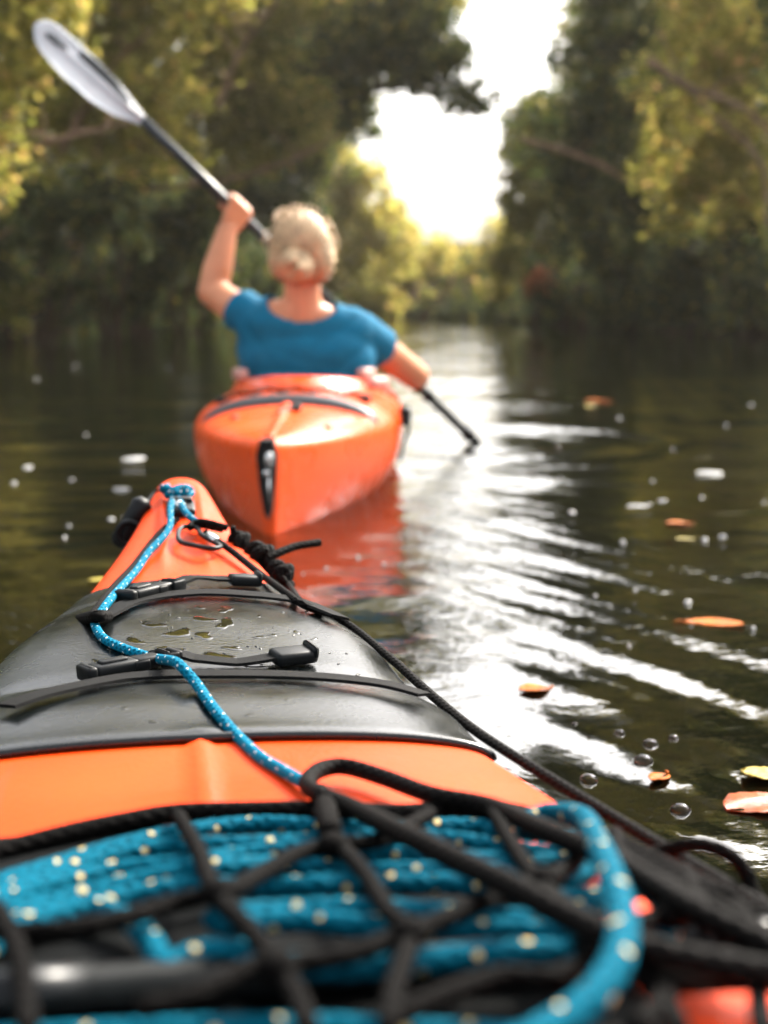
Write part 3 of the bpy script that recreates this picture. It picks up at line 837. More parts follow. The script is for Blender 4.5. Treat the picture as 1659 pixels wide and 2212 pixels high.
# rubber seam of the hatch at its rear edge
mb = MB(); mb.tube(NH.deck(np.full(50, S0 + 0.001), np.linspace(-.97, .97, 50) * math.pi / 2, 0.003), 0.0032, 8)
mb.build('hatch_seam', BLACK_COVER, near)
# narrow dark fold line on the hatch
P = [on_deck(u, v, 0.001) for u, v in [(500, 1550), (505, 1575), (512, 1597)]]
# deck fitting with its bolt
c, nr_ = local_at(391, 1108, 0.005)
M = frame((1, 0, 0), nr_)
mb = MB(); mb.box(c, (0.032, 0.044, 0.010), M, 0.004); mb.box(c + M @ Vector((0, 0.012, 0.006)), (0.026, 0.012, 0.008), M, 0.003)
fit = mb.build('deck_fitting', BUCKLE, near)
mb = MB(); mb.ball(c + M @ Vector((-0.002, -0.006, 0.006)), (0.0075, 0.0075, 0.004), M); mb.ball(c + M @ Vector((-0.002, -0.006, 0.0095)), (0.004, 0.004, 0.0015), M)
mb.build('bolt', STEEL, fit)
# carry toggle hanging on the left of the bow
tg = on_y(283, 1130, 1.62)
a = NEAR_I @ tg
mb = MB()
ax = Vector((0.018, 0.0, 0.030)).normalized()
mb.tube([a - ax * 0.030, a - ax * 0.022, a - ax * 0.008, a + ax * 0.010, a + ax * 0.026, a + ax * 0.032], [.007, .0125, .0105, .0115, .0125, .006], 14)
tog = mb.build('carry_toggle', BUCKLE, near)
mb = MB(); ring_c = a - ax * 0.004 + Vector((0.0, -0.011, -0.006))
mb.tube([ring_c + Vector((0.013 * math.cos(t), -0.003, 0.013 * math.sin(t))) for t in np.linspace(0, 2 * math.pi, 20, endpoint=False)], 0.0035, 8, closed=True)
mb.build('toggle_ring', BUCKLE, tog)
mb = MB(); mb.tube(spline([a + ax * 0.02, NEAR_I @ on_y(316, 1085, 1.66), NEAR_I @ on_y(340, 1062, 1.70), NEAR_I @ (on_deck(362, 1066, 0.002) or on_y(362, 1066, 1.7))], n=20), 0.0034, 8)
mb.build('toggle_cord', BLACK_CORD, near)
# rain and splash water on the covers: wet patches and beads
def wet_patch(u, v, ru, rv, hgt):
    if DECK_BVH.ray_cast(EYE, ray(u, v).normalized())[0] is None: return None
    V, F = [], []
    n = 18; ph = random.random() * 6
    rings = [(1.0, -0.0008), (0.86, 0.5), (0.55, 0.9)]
    for k, (rr, hh) in enumerate(rings):
        for i in range(n):
            t = 2 * math.pi * i / n
            wob = 1 + 0.28 * math.sin(2 * t + ph) + 0.18 * math.sin(3 * t + 2 * ph) + 0.10 * math.sin(5 * t)
            h_, n2, ii, dd = DECK_BVH.ray_cast(EYE, ray(u + ru * rr * wob * math.cos(t), v + rv * rr * wob * math.sin(t)).normalized())
            if h_ is None: return None
            n2 = n2 if n2.z > 0 else -n2
            V.append(NEAR_I @ (h_ + n2 * (hgt * hh if hh > 0 else -0.0008)))
    h_, n2, ii, dd = DECK_BVH.ray_cast(EYE, ray(u, v).normalized()); n2 = n2 if n2.z > 0 else -n2
    V.append(NEAR_I @ (h_ + n2 * hgt))
    for k in range(2):
        for i in range(n):
            F.append((k * n + i, k * n + (i + 1) % n, (k + 1) * n + (i + 1) % n, (k + 1) * n + i))
    F += [(2 * n + i, 2 * n + (i + 1) % n, 3 * n) for i in range(n)]
    return V, F
mb = MB()
spots = [(487, 1316, 20, 7), (487, 1347, 21, 13), (440, 1338, 26, 7), (470, 1418, 34, 11), (535, 1435, 50, 7), (440, 1373, 25, 9), (385, 1368, 30, 12), (330, 1350, 26, 8),
         (500, 1400, 30, 4), (560, 1376, 16, 3), (590, 1372, 10, 3), (640, 1366, 8, 4), (385, 1405, 20, 5), (290, 1385, 22, 9), (245, 1400, 16, 8), (680, 1380, 8, 3), (650, 1400, 9, 3), (560, 1330, 8, 3),
         (350, 1400, 14, 5), (210, 1430, 14, 7), (300, 1425, 12, 4), (430, 1312, 12, 4), (540, 1545, 14, 3), (620, 1512, 8, 2), (590, 1506, 9, 2), (270, 1530, 12, 3), (330, 1560, 10, 3)]
for _ in range(70):
    spots.append((random.uniform(200, 830), random.uniform(1300, 1470), random.uniform(1.5, 4), random.uniform(1, 2)))
for u, v, ru, rv in spots:
    r_ = wet_patch(u, v, ru, rv, 0.00022 if ru > 5 else 0.0007)
    if r_: mb.add(*r_)
mb.build('water_beads', DROP, near, kind='stuff')

# ---- the far kayak
KX, KY = -0.232, 2.90
far = empty('kayak', (KX, KY, 0), math.radians(-0.6), label='orange kayak ahead carrying the paddler, its stern towards us', cat='kayak', group='orange kayaks')
FAR_M = Matrix.Translation((KX, KY, 0)) @ Matrix.Rotation(math.radians(-0.6), 4, 'Z')
FAR_I = FAR_M.inverted()
FH = Hull([0, .08, .2, .4, .65, .9, 1.15, 1.5, 1.9, 2.4, 2.8, 3.0],
          [.010, .048, .105, .180, .243, .268, .272, .270, .245, .16, .06, .01],
          [.190, .194, .199, .212, .228, .243, .247, .245, .235, .225, .225, .23],
          [.165, .163, .160, .156, .152, .150, .150, .150, .152, .16, .18, .20],
          [-.06, -.08, -.09, -.10, -.10, -.10, -.10, -.10, -.10, -.09, -.03, .10],
          0.05, 2.1, vee=([0, .5, 1.0, 2.2, 3.0], [1.35, 1.15, 0.8, 0.8, 1.2]))
CKY, CKR = 1.36, (0.205, 0.46)
def far_hole(x, y): return (x / CKR[0]) ** 2 + ((y - CKY) / CKR[1]) ** 2 < 1
link('hull', FH.hull_mesh('hull', np.linspace(0, 3.0, 130), far_hole), ORANGE_FAR, far)
# raised coaming around the cockpit
ca = np.linspace(0, 2 * math.pi, 80, endpoint=False)
def rimp(k, lift):
    x = CKR[0] * k * np.sin(ca); y = CKY - CKR[1] * k * np.cos(ca)
    return FH.deck_x(y, x, 0) + np.stack([0 * x, 0 * x, lift + 0.012 * np.clip(-np.cos(ca), -1, 1) * -1], -1)
R0, R1, R2, R3 = rimp(1.10, -0.008), rimp(1.03, 0.018), rimp(0.99, 0.020), rimp(0.965, -0.03)
V = np.concatenate([R0, R1, R2, R3]); F = []
for k in range(3):
    for i in range(80): F.append((k * 80 + i, k * 80 + (i + 1) % 80, (k + 1) * 80 + (i + 1) % 80, (k + 1) * 80 + i))
mb = MB(); mb.add(V, F); mb.build('coaming', ORANGE_FAR, far)
# pale blocks beside the seat, standing in for highlights on the coaming rim
RIM_GLINT = plain('painted_rim_glint', (0.50, 0.27, 0.22), 0.5, 0.15, 30)
for x, y, z, rz in ((-0.175, 1.10, 0.268, 0.35), (0.172, 1.10, 0.268, -0.35), (0.205, 0.98, 0.250, -0.5)):
    mb = MB(); mb.box((x, y, z), (0.030, 0.085, 0.034), Matrix.Rotation(rz, 3, 'Z'), 0.011); mb.build('side_block', RIM_GLINT, far)
# seat inside
mb = MB(); mb.box((0, 1.18, -0.055), (0.36, 0.36, 0.05), bev=0.02); mb.box((0, 0.995, 0.09), (0.33, 0.04, 0.24), bev=0.018)
mb.build('seat', BAG_CLOTH, far)
# black rubber strap over the rear deck
mbp = [FH.deck(0.60 + 0.02 * math.cos(t * 2), t, 0.0) for t in np.linspace(-1.22, 1.22, 41)]
V, F = [], []
for i, p in enumerate(mbp):
    k = math.sin(math.pi * i / 40) ** 0.5
    hw = 0.010 + 0.046 * k; hh = 0.004 + 0.016 * k
    for dy, dz in ((-hw, -0.004), (-hw * 0.8, hh * 0.8), (0, hh), (hw * 0.8, hh * 0.8), (hw, -0.004)):
        V.append((p[0], p[1] + dy, p[2] + dz))
for i in range(40):
    for j in range(4): F.append((i * 5 + j, i * 5 + j + 1, (i + 1) * 5 + j + 1, (i + 1) * 5 + j))
F += [(4, 3, 2, 1, 0), tuple(200 + j for j in range(5))]
mb = MB(); mb.add(V, F); mb.build('rear_deck_strap', plain('grey_black_rubber', (0.03, 0.032, 0.034), 0.35, 0.3, 20), far)
# elastic zigzag cord behind the cockpit and its hooks
mb = MB(); zz = []
for i, x in enumerate(np.linspace(-0.185, 0.185, 11)):
    zz.append(FH.deck_x(0.79 + (0.045 if i % 2 else -0.025), x, 0.008))
mb.tube(spline(zz, n=120), 0.005, 8); mb.build('deck_cord', BLACK_CORD, far)
for x in (-0.19, 0.175):
    mb = MB(); p = FH.deck_x(0.80, x, 0.006); mb.box(p, (0.03, 0.03, 0.018), None, 0.006); mb.build('cord_hook', BUCKLE, far)
mb = MB(); p = FH.deck_x(0.47, 0.022, 0.006); mb.box(p, (0.026, 0.045, 0.02), None, 0.007); mb.tube(spline([p, p + np.array([-.012, -.07, .004]), p + np.array([-.03, -.13, -.002])], n=14), 0.004, 8)
mb.build('deck_cleat', BUCKLE, far)
# drain plugs
for x, s_ in ((-0.115, 0.42), (0.105, 0.30)):
    mb = MB(); p = FH.deck_x(s_, x, 0.001); mb.ball(p, (0.011, 0.011, 0.006)); mb.build('drain_plug', BUCKLE if x < 0 else ORANGE_FAR, far)
# ridge along the stern deck
mb = MB(); mb.tube(FH.deck_x(np.linspace(0.03, 0.5, 30), np.zeros(30), -0.004), np.linspace(0.012, 0.02, 30), 12); mb.build('deck_ridge', ORANGE_FAR, far)
# black skeg plate on the stern post with a bolt
prof_ = [(-0.016, .196), (-0.024, .16), (-0.018, .10), (-0.009, .045), (0.000, .032), (0.008, .05), (0.014, .10), (0.019, .16), (0.012, .196)]
V, F = [], []
for y, sc in ((0.02, 0.9), (-0.016, 1.0), (-0.024, 0.8)):
    for x, z in prof_: V.append((x * sc, y, 0.115 + (z - 0.115) * (0.97 if sc < 1 else 1)))
n = len(prof_)
for k in range(2):
    for i in range(n): F.append((k * n + i, k * n + (i + 1) % n, (k + 1) * n + (i + 1) % n, (k + 1) * n + i))
F.append(tuple(range(2 * n, 3 * n))); F.append(tuple(range(n))[::-1])
mb = MB(); mb.add(V, F); sk = mb.build('skeg_plate', BUCKLE, far, smooth=False)
mb = MB(); mb.ball((0.004, -0.028, 0.155), (0.010, 0.007, 0.017)); mb.ball((-0.002, -0.026, 0.128), (0.008, 0.006, 0.008)); mb.tube([(0.002, -0.025, 0.12), (0.003, -0.026, 0.07)], 0.003, 8)
mb.build('bolt', STEEL, sk)
# grab line down the right side with its toggle
P = spline([FH.deck(0.86, 1.42, 0.008), FH.deck(0.84, 1.57, 0.012) + np.array([0.012, 0, -.01]), FH.deck(0.80, 1.57, 0) + np.array([.016, 0, -.045]), FH.deck(0.74, 1.57, 0) + np.array([.012, 0, -.08])], n=24)
mb = MB(); mb.tube(P, 0.005, 8); mb.build('grab_line', BLACK_CORD, far)
mb = MB(); mb.box(FH.deck(0.98, 1.45, 0.012), (0.03, 0.10, 0.05), None, 0.012); mb.build('side_block', BUCKLE, far)

# ------------------------------------------------------------------ paddle
PA = on_y(507, 452, 4.20)
PB = PADDLE_IN
PD = (PB - PA).normalized()
def on_shaft(u):
    """point of the shaft seen at picture column u"""
    lo, hi = -2.0, 2.0
    for _ in range(50):
        m_ = (lo + hi) / 2; p = PA + PD * m_
        f = p.y * cp - (p.z - CAM_H) * sp
        uu = 829.5 + F_PX * p.x / f
        if uu < u: lo = m_
        else: hi = m_
    return PA + PD * lo
P_NECK = on_shaft(318)
P_TIP = on_shaft(88)
BL = (P_TIP - P_NECK).length
paddle = empty('paddle', PA, label='double ended paddle held across by the paddler, pale blade raised, other blade in the water', cat='paddle')
def rel(p): return Vector(p) - paddle.location
mb = MB()
mb.tube([rel(P_NECK - PD * 0.02), rel(PA), rel(PB + PD * 0.06)], 0.0145, 16)
mb.build('shaft', SHAFT, paddle)
for u_, hw, rr in ((905, .004, .024), (925, .004, .022), (1012, .012, .021)):
    mb = MB(); c = rel(on_shaft(u_)); mb.tube([c - PD * hw, c + PD * hw], rr, 16); mb.build('drip_ring', BUCKLE, paddle)
def blade(root, ax, side, length, name, mat, wid=0.072):
    """spooned asymmetric blade growing from root along ax, flat across side"""
    nn = ax.cross(side).normalized()
    t = np.linspace(0, 1, 40)
    up = wid * np.interp(t, [0, .1, .25, .45, .7, .88, .96, 1], [.18, .26, .44, .56, .62, .62, .48, .12])
    lo = wid * np.interp(t, [0, .1, .25, .45, .7, .88, .96, 1], [.16, .34, .76, 1.0, .98, .74, .46, .08])
    V, F = [], []
    cols = np.linspace(-1, 1, 13)
    for face in (1, -1):
        for i in range(40):
            for q_ in cols:
                wv = up[i] * q_ if q_ > 0 else lo[i] * q_
                spoon = 0.030 * (t[i] ** 1.5) - 0.16 * wv * wv / wid
                ridge = 0.010 * math.exp(-(q_ / 0.16) ** 2) * (1 - t[i]) ** 0.7
                th_ = (0.0028 * (1 - abs(q_) ** 4) + ridge) * face
                V.append(root + ax * (length * t[i]) + side * wv + nn * (spoon + th_))
    n1 = 40 * 13
    for face in (0, 1):
        for i in range(39):
            for j in range(12):
                a_ = face * n1 + i * 13 + j
                f = (a_, a_ + 1, a_ + 14, a_ + 13)
                F.append(f if face else f[::-1])
    for i in range(39):
        for j in (0, 12):
            a_ = i * 13 + j
            F.append((a_, a_ + 13, n1 + a_ + 13, n1 + a_))
    mb = MB(); mb.add(V, F)
    o = mb.build(name, mat, paddle)
    surf = lambda tt, qq, l=0.004: root + ax * (length * tt) + side * (np.interp(tt, t, up) * qq if qq > 0 else np.interp(tt, t, lo) * qq) + nn * (0.030 * tt ** 1.5 - 0.16 * (np.interp(tt, t, up if qq > 0 else lo) * qq) ** 2 / wid - l)
    return o, surf, nn
view = (PA - EYE).normalized()
side = PD.cross(view).normalized()            # in the picture plane
if side.z < 0: side = -side
side = (side * 0.80 + view * 0.60).normalized()
side = (side - PD * side.dot(PD)).normalized()
bl_o, bl_s, bl_n = blade(rel(P_NECK), -PD, side, BL, 'blade', BLADE)
sgn = 1 if bl_n.dot(view) > 0 else -1
def print_patch(pts):
    V = [bl_s(t_, q_, 0.0075 * sgn) for t_, q_ in pts]; V2 = [bl_s(t_, q_, 0.001 * sgn) for t_, q_ in pts]
    n = len(pts); c_ = sum(V, Vector()) / n
    F = [(i, (i + 1) % n, 2 * n) for i in range(n)] + [(i, n + i, n + (i + 1) % n, (i + 1) % n) for i in range(n)]
    m = MB(); m.add(V + V2 + [c_], F); m.build('blade_print', PRINT, bl_o, smooth=False)
print_patch([(.20, .30), (.30, .22), (.42, .26), (.52, .30), (.60, .34), (.66, .46), (.66, .70), (.56, .84), (.44, .86), (.34, .82), (.24, .60)])
print_patch([(.74, .02), (.82, -.10), (.90, -.12), (.92, .10), (.86, .26), (.76, .20)])
low_root = rel(PB + PD * 0.05)
blade(low_root, PD, PD.cross(Vector((1, 0, 0.3))).normalized(), BL, 'blade', SHAFT)

# ------------------------------------------------------------------ paddler
J = {}
J['pelvis'] = Vector((-0.225, 4.09, 0.06))
J['waist'] = on_y(662, 900, 4.08)
J['chest'] = on_y(655, 760, 4.06)
J['neck'] = on_y(655, 672, 4.05)
J['head'] = on_y(650, 548, 4.04)
J['shL'] = on_y(548, 692, 4.05); J['shR'] = on_y(772, 715, 4.08)
J['elL'] = on_y(458, 630, 4.14); J['wrL'] = on_y(491, 497, 4.18)
J['elR'] = on_y(898, 812, 4.30)
HANDR = on_shaft(842); J['wrR'] = J['elR'].lerp(HANDR, 0.72)
J['haL'] = PA
person = empty('person', (J['pelvis'].x, J['pelvis'].y, -0.03), label='person with grey blond hair and blue short sleeved shirt paddling the kayak ahead', cat='person')
PO = person.location.copy()
def capsule(mb, a, b, ra, rb, n=20):
    a, b = Vector(a) - PO, Vector(b) - PO
    P = [a.lerp(b, t) for t in np.linspace(0, 1, 8)]
    mb.tube(P, np.linspace(ra, rb, 8), n)
    mb.ball(a, ra, seg=20, rings=12); mb.ball(b, rb, seg=20, rings=12)
def remesh(mb, name, vox, smooth_it, mat, parent, post=None, **k):
    me = mb.mesh('tmp'); o = bpy.data.objects.new('tmp', me); C.objects.link(o)
    r_ = o.modifiers.new('r', 'REMESH'); r_.mode = 'VOXEL'; r_.voxel_size = vox; r_.use_smooth_shade = True
    sm = o.modifiers.new('s', 'SMOOTH'); sm.factor = 0.5; sm.iterations = smooth_it
    dg = bpy.context.evaluated_depsgraph_get(); dg.update()
    m2 = bpy.data.meshes.new_from_object(o.evaluated_get(dg)); m2.name = name
    bpy.data.objects.remove(o); bpy.data.meshes.remove(me)
    if post: m2 = post(m2) or m2
    m2.materials.clear()
    return link(name, m2, mat, parent, True, **k)
def torso(mb, g=0.0):
    capsule(mb, J['pelvis'] + Vector((-.07, 0, 0)), J['pelvis'] + Vector((.07, 0, 0)), .115 + g, .115 + g)
    w_ = J['waist']; capsule(mb, w_ + Vector((-.065, .02, 0)), w_ + Vector((.085, .02, 0)), .098 + g, .098 + g)
    m_ = J['waist'].lerp(J['chest'], .5); capsule(mb, m_ + Vector((-.075, .02, 0)), m_ + Vector((.095, .02, 0)), .098 + g, .096 + g)
    c_ = J['chest']; capsule(mb, c_ + Vector((-.085, .02, 0)), c_ + Vector((.10, .02, -.02)), .092 + g, .092 + g)
    capsule(mb, J['shL'] + Vector((.045, 0, -.012)), J['shR'] + Vector((-.045, 0, -.012)), .062 + g, .062 + g)
    capsule(mb, J['shL'] + Vector((.02, 0, -.01)), J['chest'] + Vector((-.07, .02, -.03)), .060 + g, .085 + g)
    capsule(mb, J['shR'] + Vector((-.02, 0, -.01)), J['chest'] + Vector((.08, .02, -.04)), .060 + g, .085 + g)
    capsule(mb, J['neck'] + Vector((0, 0, -.01)), J['shL'] + Vector((.05, 0, .012)), .052 + g, .045 + g)
    capsule(mb, J['neck'] + Vector((0, 0, -.01)), J['shR'] + Vector((-.05, 0, .012)), .052 + g, .045 + g)
def hand(mb, grip, wrist, out, thumb_dir, k=1.0):
    """palm and five fingers closed round the shaft at grip"""
    ax = PD; wr = Vector(wrist); g = Vector(grip)
    d = (g - wr); d = (d - ax * d.dot(ax)).normalized()           # from the wrist towards the shaft
    nrm = ax.cross(d).normalized()
    if nrm.dot(out) < 0: nrm = -nrm                               # the back of the hand
    knuckle = g + d * 0.006 + nrm * 0.026
    for i, s_ in enumerate((-.031, -.010, .011, .031)):
        capsule(mb, wr.lerp(g, .35) + ax * s_ * 0.6 + nrm * 0.008, knuckle + ax * s_, .017, .0135, 12)
        L = (1.0, 1.08, 1.0, .82)[i]
        r_ = (.0098, .010, .0096, .0086)[i]
        ang = [80, 30, -25, -75, -120]
        pts = [g + (nrm * math.sin(math.radians(a_)) + d * math.cos(math.radians(a_))) * (0.0245 + 0.001 * i) * (1 if L >= 1 else .97) + ax * s_ for a_ in ang[:5 if L > .9 else 4]]
        for p0, p1 in zip(pts[:-1], pts[1:]): capsule(mb, p0, p1, r_, r_ * .95, 10)
    t0 = wr.lerp(g, .45) + thumb_dir * 0.026 + nrm * 0.002
    t1 = g - d * 0.022 + thumb_dir * 0.040 - nrm * 0.010
    t2 = g - d * 0.004 + thumb_dir * 0.030 - nrm * 0.026
    capsule(mb, wr.lerp(g, .2), t0, .017, .0145, 12); capsule(mb, t0, t1, .0135, .0115, 12); capsule(mb, t1, t2, .0115, .0095, 12)
mb = MB()
torso(mb)
capsule(mb, J['neck'] + Vector((0, .0, -.02)), J['head'] + Vector((0, .012, -.055)), .054, .050)
H = J['head']
mb.ball(H - PO + Vector((0, .0, .018)), (.074, .092, .094), seg=28, rings=20)
mb.ball(H - PO + Vector((0, .040, -.045)), (.056, .058, .066), seg=24, rings=16)
mb.ball(H - PO + Vector((0, .096, -.022)), (.013, .020, .020)); capsule(mb, H + Vector((0, .088, .010)), H + Vector((0, .104, -.026)), .008, .012, 10)
capsule(mb, H + Vector((-.035, .082, .018)), H + Vector((.035, .082, .018)), .011, .011, 10)
mb.ball(H - PO + Vector((0, .088, -.092)), (.022, .016, .014))
capsule(mb, H + Vector((-.018, .094, -.060)), H + Vector((.018, .094, -.060)), .0065, .0065, 8)
capsule(mb, H + Vector((-.016, .091, -.070)), H + Vector((.016, .091, -.070)), .0065, .0065, 8)
for s_ in (-1, 1):
    mb.ball(H - PO + Vector((s_ * .078, .008, -.018)), (.010, .020, .032)); mb.ball(H - PO + Vector((s_ * .078, .008, -.042)), (.008, .012, .012))
for a_, e_, w_ in (('shL', 'elL', 'wrL'), ('shR', 'elR', 'wrR')):
    capsule(mb, J[a_], J[e_], .050, .042); capsule(mb, J[e_], J[e_].lerp(J[w_], .35), .041, .043); capsule(mb, J[e_].lerp(J[w_], .35), J[w_], .043, .029)
hand(mb, PA, J['wrL'], -view, PD)
hand(mb, HANDR, J['wrR'], Vector((.5, -.3, .8)), -PD)
for s_ in (-1, 1):      # legs under the deck
    hip = J['pelvis'] + Vector((s_ * .08, .02, -.02)); knee = Vector((J['pelvis'].x + s_ * .12, 4.50, 0.13)); ank = Vector((J['pelvis'].x + s_ * .07, 4.86, -0.015))
    capsule(mb, hip, knee, .072, .050); capsule(mb, knee, ank, .048, .032); capsule(mb, ank, ank + Vector((0, .09, .06)), .030, .022)
remesh(mb, 'body', 0.0055, 4, SKIN, person)
for s_ in (-1, 1):
    m = MB(); m.ball(H - PO + Vector((s_ * .029, .0835, .000)), (.011, .011, .010)); m.build('eye', EYE_M, person)

# shirt: the torso and upper arms a little larger, opened at neck and cuffs, with folds
SL = {k_: J[a_].lerp(J[e_], t_) for k_, a_, e_, t_ in (('L', 'shL', 'elL', .36), ('R', 'shR', 'elR', .36))}
mb = MB(); torso(mb, .012)
capsule(mb, J['shL'] + Vector((.01, 0, .004)), SL['L'].lerp(J['elL'], .3), .060, .063); capsule(mb, J['shR'] + Vector((-.01, 0, .004)), SL['R'].lerp(J['elR'], .3), .061, .064)
capsule(mb, J['waist'] + Vector((-.10, .02, -.02)), J['waist'] + Vector((.13, .02, -.02)), .10, .10)
NK = J['neck'] + Vector((0.0, -.028, .022)); 
def cut_shirt(me):
    bm = bmesh.new(); bm.from_mesh(me)
    dl = []
    for f in bm.faces:
        p = f.calc_center_median() + PO
        d = p - NK
        if (d.x / .098) ** 2 + (d.y / .10) ** 2 + (d.z / .055) ** 2 < 1 or p.z > J['neck'].z + 0.055: dl.append(f); continue
        for k_, a_ in (('L', 'shL'), ('R', 'shR')):
            e_ = J['el' + k_]; ax_ = (e_ - J[a_]).normalized()
            if (p - SL[k_]).dot(ax_) > 0 and (p - e_).length < 0.22 and (p - J['chest']).length > .17: dl.append(f); break
        else:
            if p.z < 0.07: dl.append(f)
    bmesh.ops.delete(bm, geom=dl, context='FACES')
    bm.normal_update()
    for v in bm.verts:
        p = v.co + PO
        x, z = p.x - J['chest'].x, p.z - J['chest'].z
        q1 = z + 0.42 * x + 0.02 * math.sin(11 * x + 2)
        f = 0.010 * (abs(math.sin(30 * q1)) ** 0.7 - .5) * math.exp(-((x + .02) / .13) ** 2) * math.exp(-((z + .09) / .10) ** 2)
        q2 = z - 0.9 * x + 0.015 * math.sin(17 * z)
        f += 0.010 * (abs(math.sin(26 * q2 + .6)) ** 0.7 - .5) * math.exp(-((x - .13) / .06) ** 2)
        q3 = z + 1.3 * x
        f += 0.008 * (abs(math.sin(24 * q3)) ** 0.7 - .5) * math.exp(-((x + .13) / .05) ** 2)
        v.co += v.normal * f
    bmesh.ops.recalc_face_normals(bm, faces=list(bm.faces))
    bm.to_mesh(me); bm.free()
sh = remesh(mb, 'shirt', 0.0065, 8, SHIRT, person, cut_shirt)
so = sh.modifiers.new('thickness', 'SOLIDIFY'); so.thickness = 0.003; so.offset = -1

# hair: swept back cap with a low bun
mb = MB()
h0 = H - PO
mb.ball(h0 + Vector((0, -.012, .026)), (.083, .095, .093), seg=28, rings=20)
mb.ball(h0 + Vector((.050, -.025, -.02)), (.044, .055, .062)); mb.ball(h0 + Vector((-.048, -.020, -.015)), (.042, .055, .060))
mb.ball(h0 + Vector((.070, .0, .0)), (.026, .05, .055)); mb.ball(h0 + Vector((-.066, .005, .01)), (.024, .05, .052))
mb.ball(h0 + Vector((0.0, -.06, -.035)), (.055, .034, .045))
def hair_post(me):
    bm = bmesh.new(); bm.from_mesh(me)
    dl = [f for f in bm.faces if (f.calc_center_median() - h0).y > .068 and (f.calc_center_median() - h0).z < .065]
    bmesh.ops.delete(bm, geom=dl, context='FACES'); bm.normal_update()
    for v in bm.verts:
        p = v.co - h0
        an = math.atan2(p.x, p.z - 0.0)
        v.co += v.normal * (0.0018 * math.sin(an * 26 + 6 * p.y * 10) + 0.0025 * math.sin(an * 57 + p.y * 40))
    bm.to_mesh(me); bm.free()
hr = remesh(mb, 'hair', 0.005, 3, HAIR, person, hair_post)
mb = MB(); bc = h0 + Vector((-.008, -.108, -.034))
for k_ in range(7):     # twisted strands of the bun
    pts = []
    for t_ in np.linspace(0, 1, 22):
        a_ = t_ * 2 * math.pi * 1.1 + k_ * 0.9
        r_ = .034 - .0036 * k_
        pts.append(bc + Vector((r_ * math.cos(a_) * 1.05, -.006 * k_ * .6 + .010 * math.sin(a_ * 2), r_ * math.sin(a_))))
    mb.tube(pts, .0115 - .0006 * k_, 8)
mb.ball(bc + Vector((0, .012, 0)), (.040, .024, .040)); mb.build('hair_bun', HAIR, hr)
mb = MB()
for k_ in range(26):    # loose strands round the head
    a_ = random.uniform(-1.5, 1.5); b0 = random.uniform(-.085, .05)
    P0 = h0 + Vector((.090 * math.sin(a_), b0, .028 + .098 * math.cos(a_)))
    mid = P0 + Vector((.014 * math.sin(a_), -.03, .012 * math.cos(a_) - .01)); end = mid + Vector((random.uniform(-.015, .015), -.03, random.uniform(-.05, -.01)))
    mb.tube(spline([P0, mid, end], n=8), np.linspace(.0022, .0008, 8), 5)
mb.build('loose_strands', HAIR, hr)
mb = MB()
for s_ in (-1, 1):
    hip = J['pelvis'] + Vector((s_ * .08, .02, -.01)); knee = Vector((J['pelvis'].x + s_ * .12, 4.50, 0.13))
    capsule(mb, hip, hip.lerp(knee, .8), .086, .068)
capsule(mb, J['pelvis'] + Vector((-.07, 0, -.005)), J['pelvis'] + Vector((.07, 0, -.005)), .122, .122)
remesh(mb, 'shorts', 0.009, 4, TROUSER, person)

# ------------------------------------------------------------------ cords and lines on the near kayak
def deck_pts(lst, lift):
    out = []
    for it in lst:
        u, v = it[0], it[1]; l = it[2] if len(it) > 2 else lift
        p = on_deck(u, v, l)
        if p is not None: out.append(p)
    return out
# thin blue bow line
LN = deck_pts([(372, 1077, .010), (362, 1100, .012), (347, 1145, .010), (322, 1192, .007), (295, 1232, .005), (262, 1268, .005), (236, 1298, .010), (210, 1335, .006), (206, 1352, .004), (225, 1380, .004), (270, 1402, .004), (330, 1421, .006), (372, 1428, .016), (392, 1440, .015), (425, 1478, .006), (450, 1515, .004), (480, 1553, .003), (515, 1592, .003), (560, 1634, .003), (610, 1664, .004), (660, 1693, .006)], .004)
rope('bow_line', LN, 0.0036, BLUE_LINE, braid=0.04, pitch=0.006, label='thin blue line with white flecks running back from the bow over the black cover', cat='rope')
# its knot at the bow
mb = MB()
kc = on_deck(383, 1070, 0.008)
fr = frame((NEAR_M.to_3x3() @ Vector((1, 0, 0))), Vector((0, -.35, 1)))
kn = []
for t in np.linspace(0, 2 * math.pi, 70):
    kn.append(kc + fr @ Vector((0.0135 * math.sin(2 * t) + 0.004 * math.cos(t), 0.010 * math.sin(3 * t), 0.005 + 0.006 * math.cos(3 * t + .6))))
knot = rope('rope_knot', kn, 0.0040, BLUE_LINE, braid=0.04, pitch=0.006, label='blue knot at the tip of the bow with a strand clipped to the carabiner', cat='knot')
tail = deck_pts([(386, 1072, .008), (392, 1090, .012), (402, 1108, .014), (420, 1124, .010), (436, 1136, .008)], .01)
rope('strand', tail, 0.0036, BLUE_LINE, knot, braid=0.04, pitch=0.006)
rope('knot_end', deck_pts([(372, 1068, .010), (358, 1060, .012), (350, 1052, .010)], .01), 0.0036, BLUE_LINE, knot, braid=0.04, pitch=0.006)
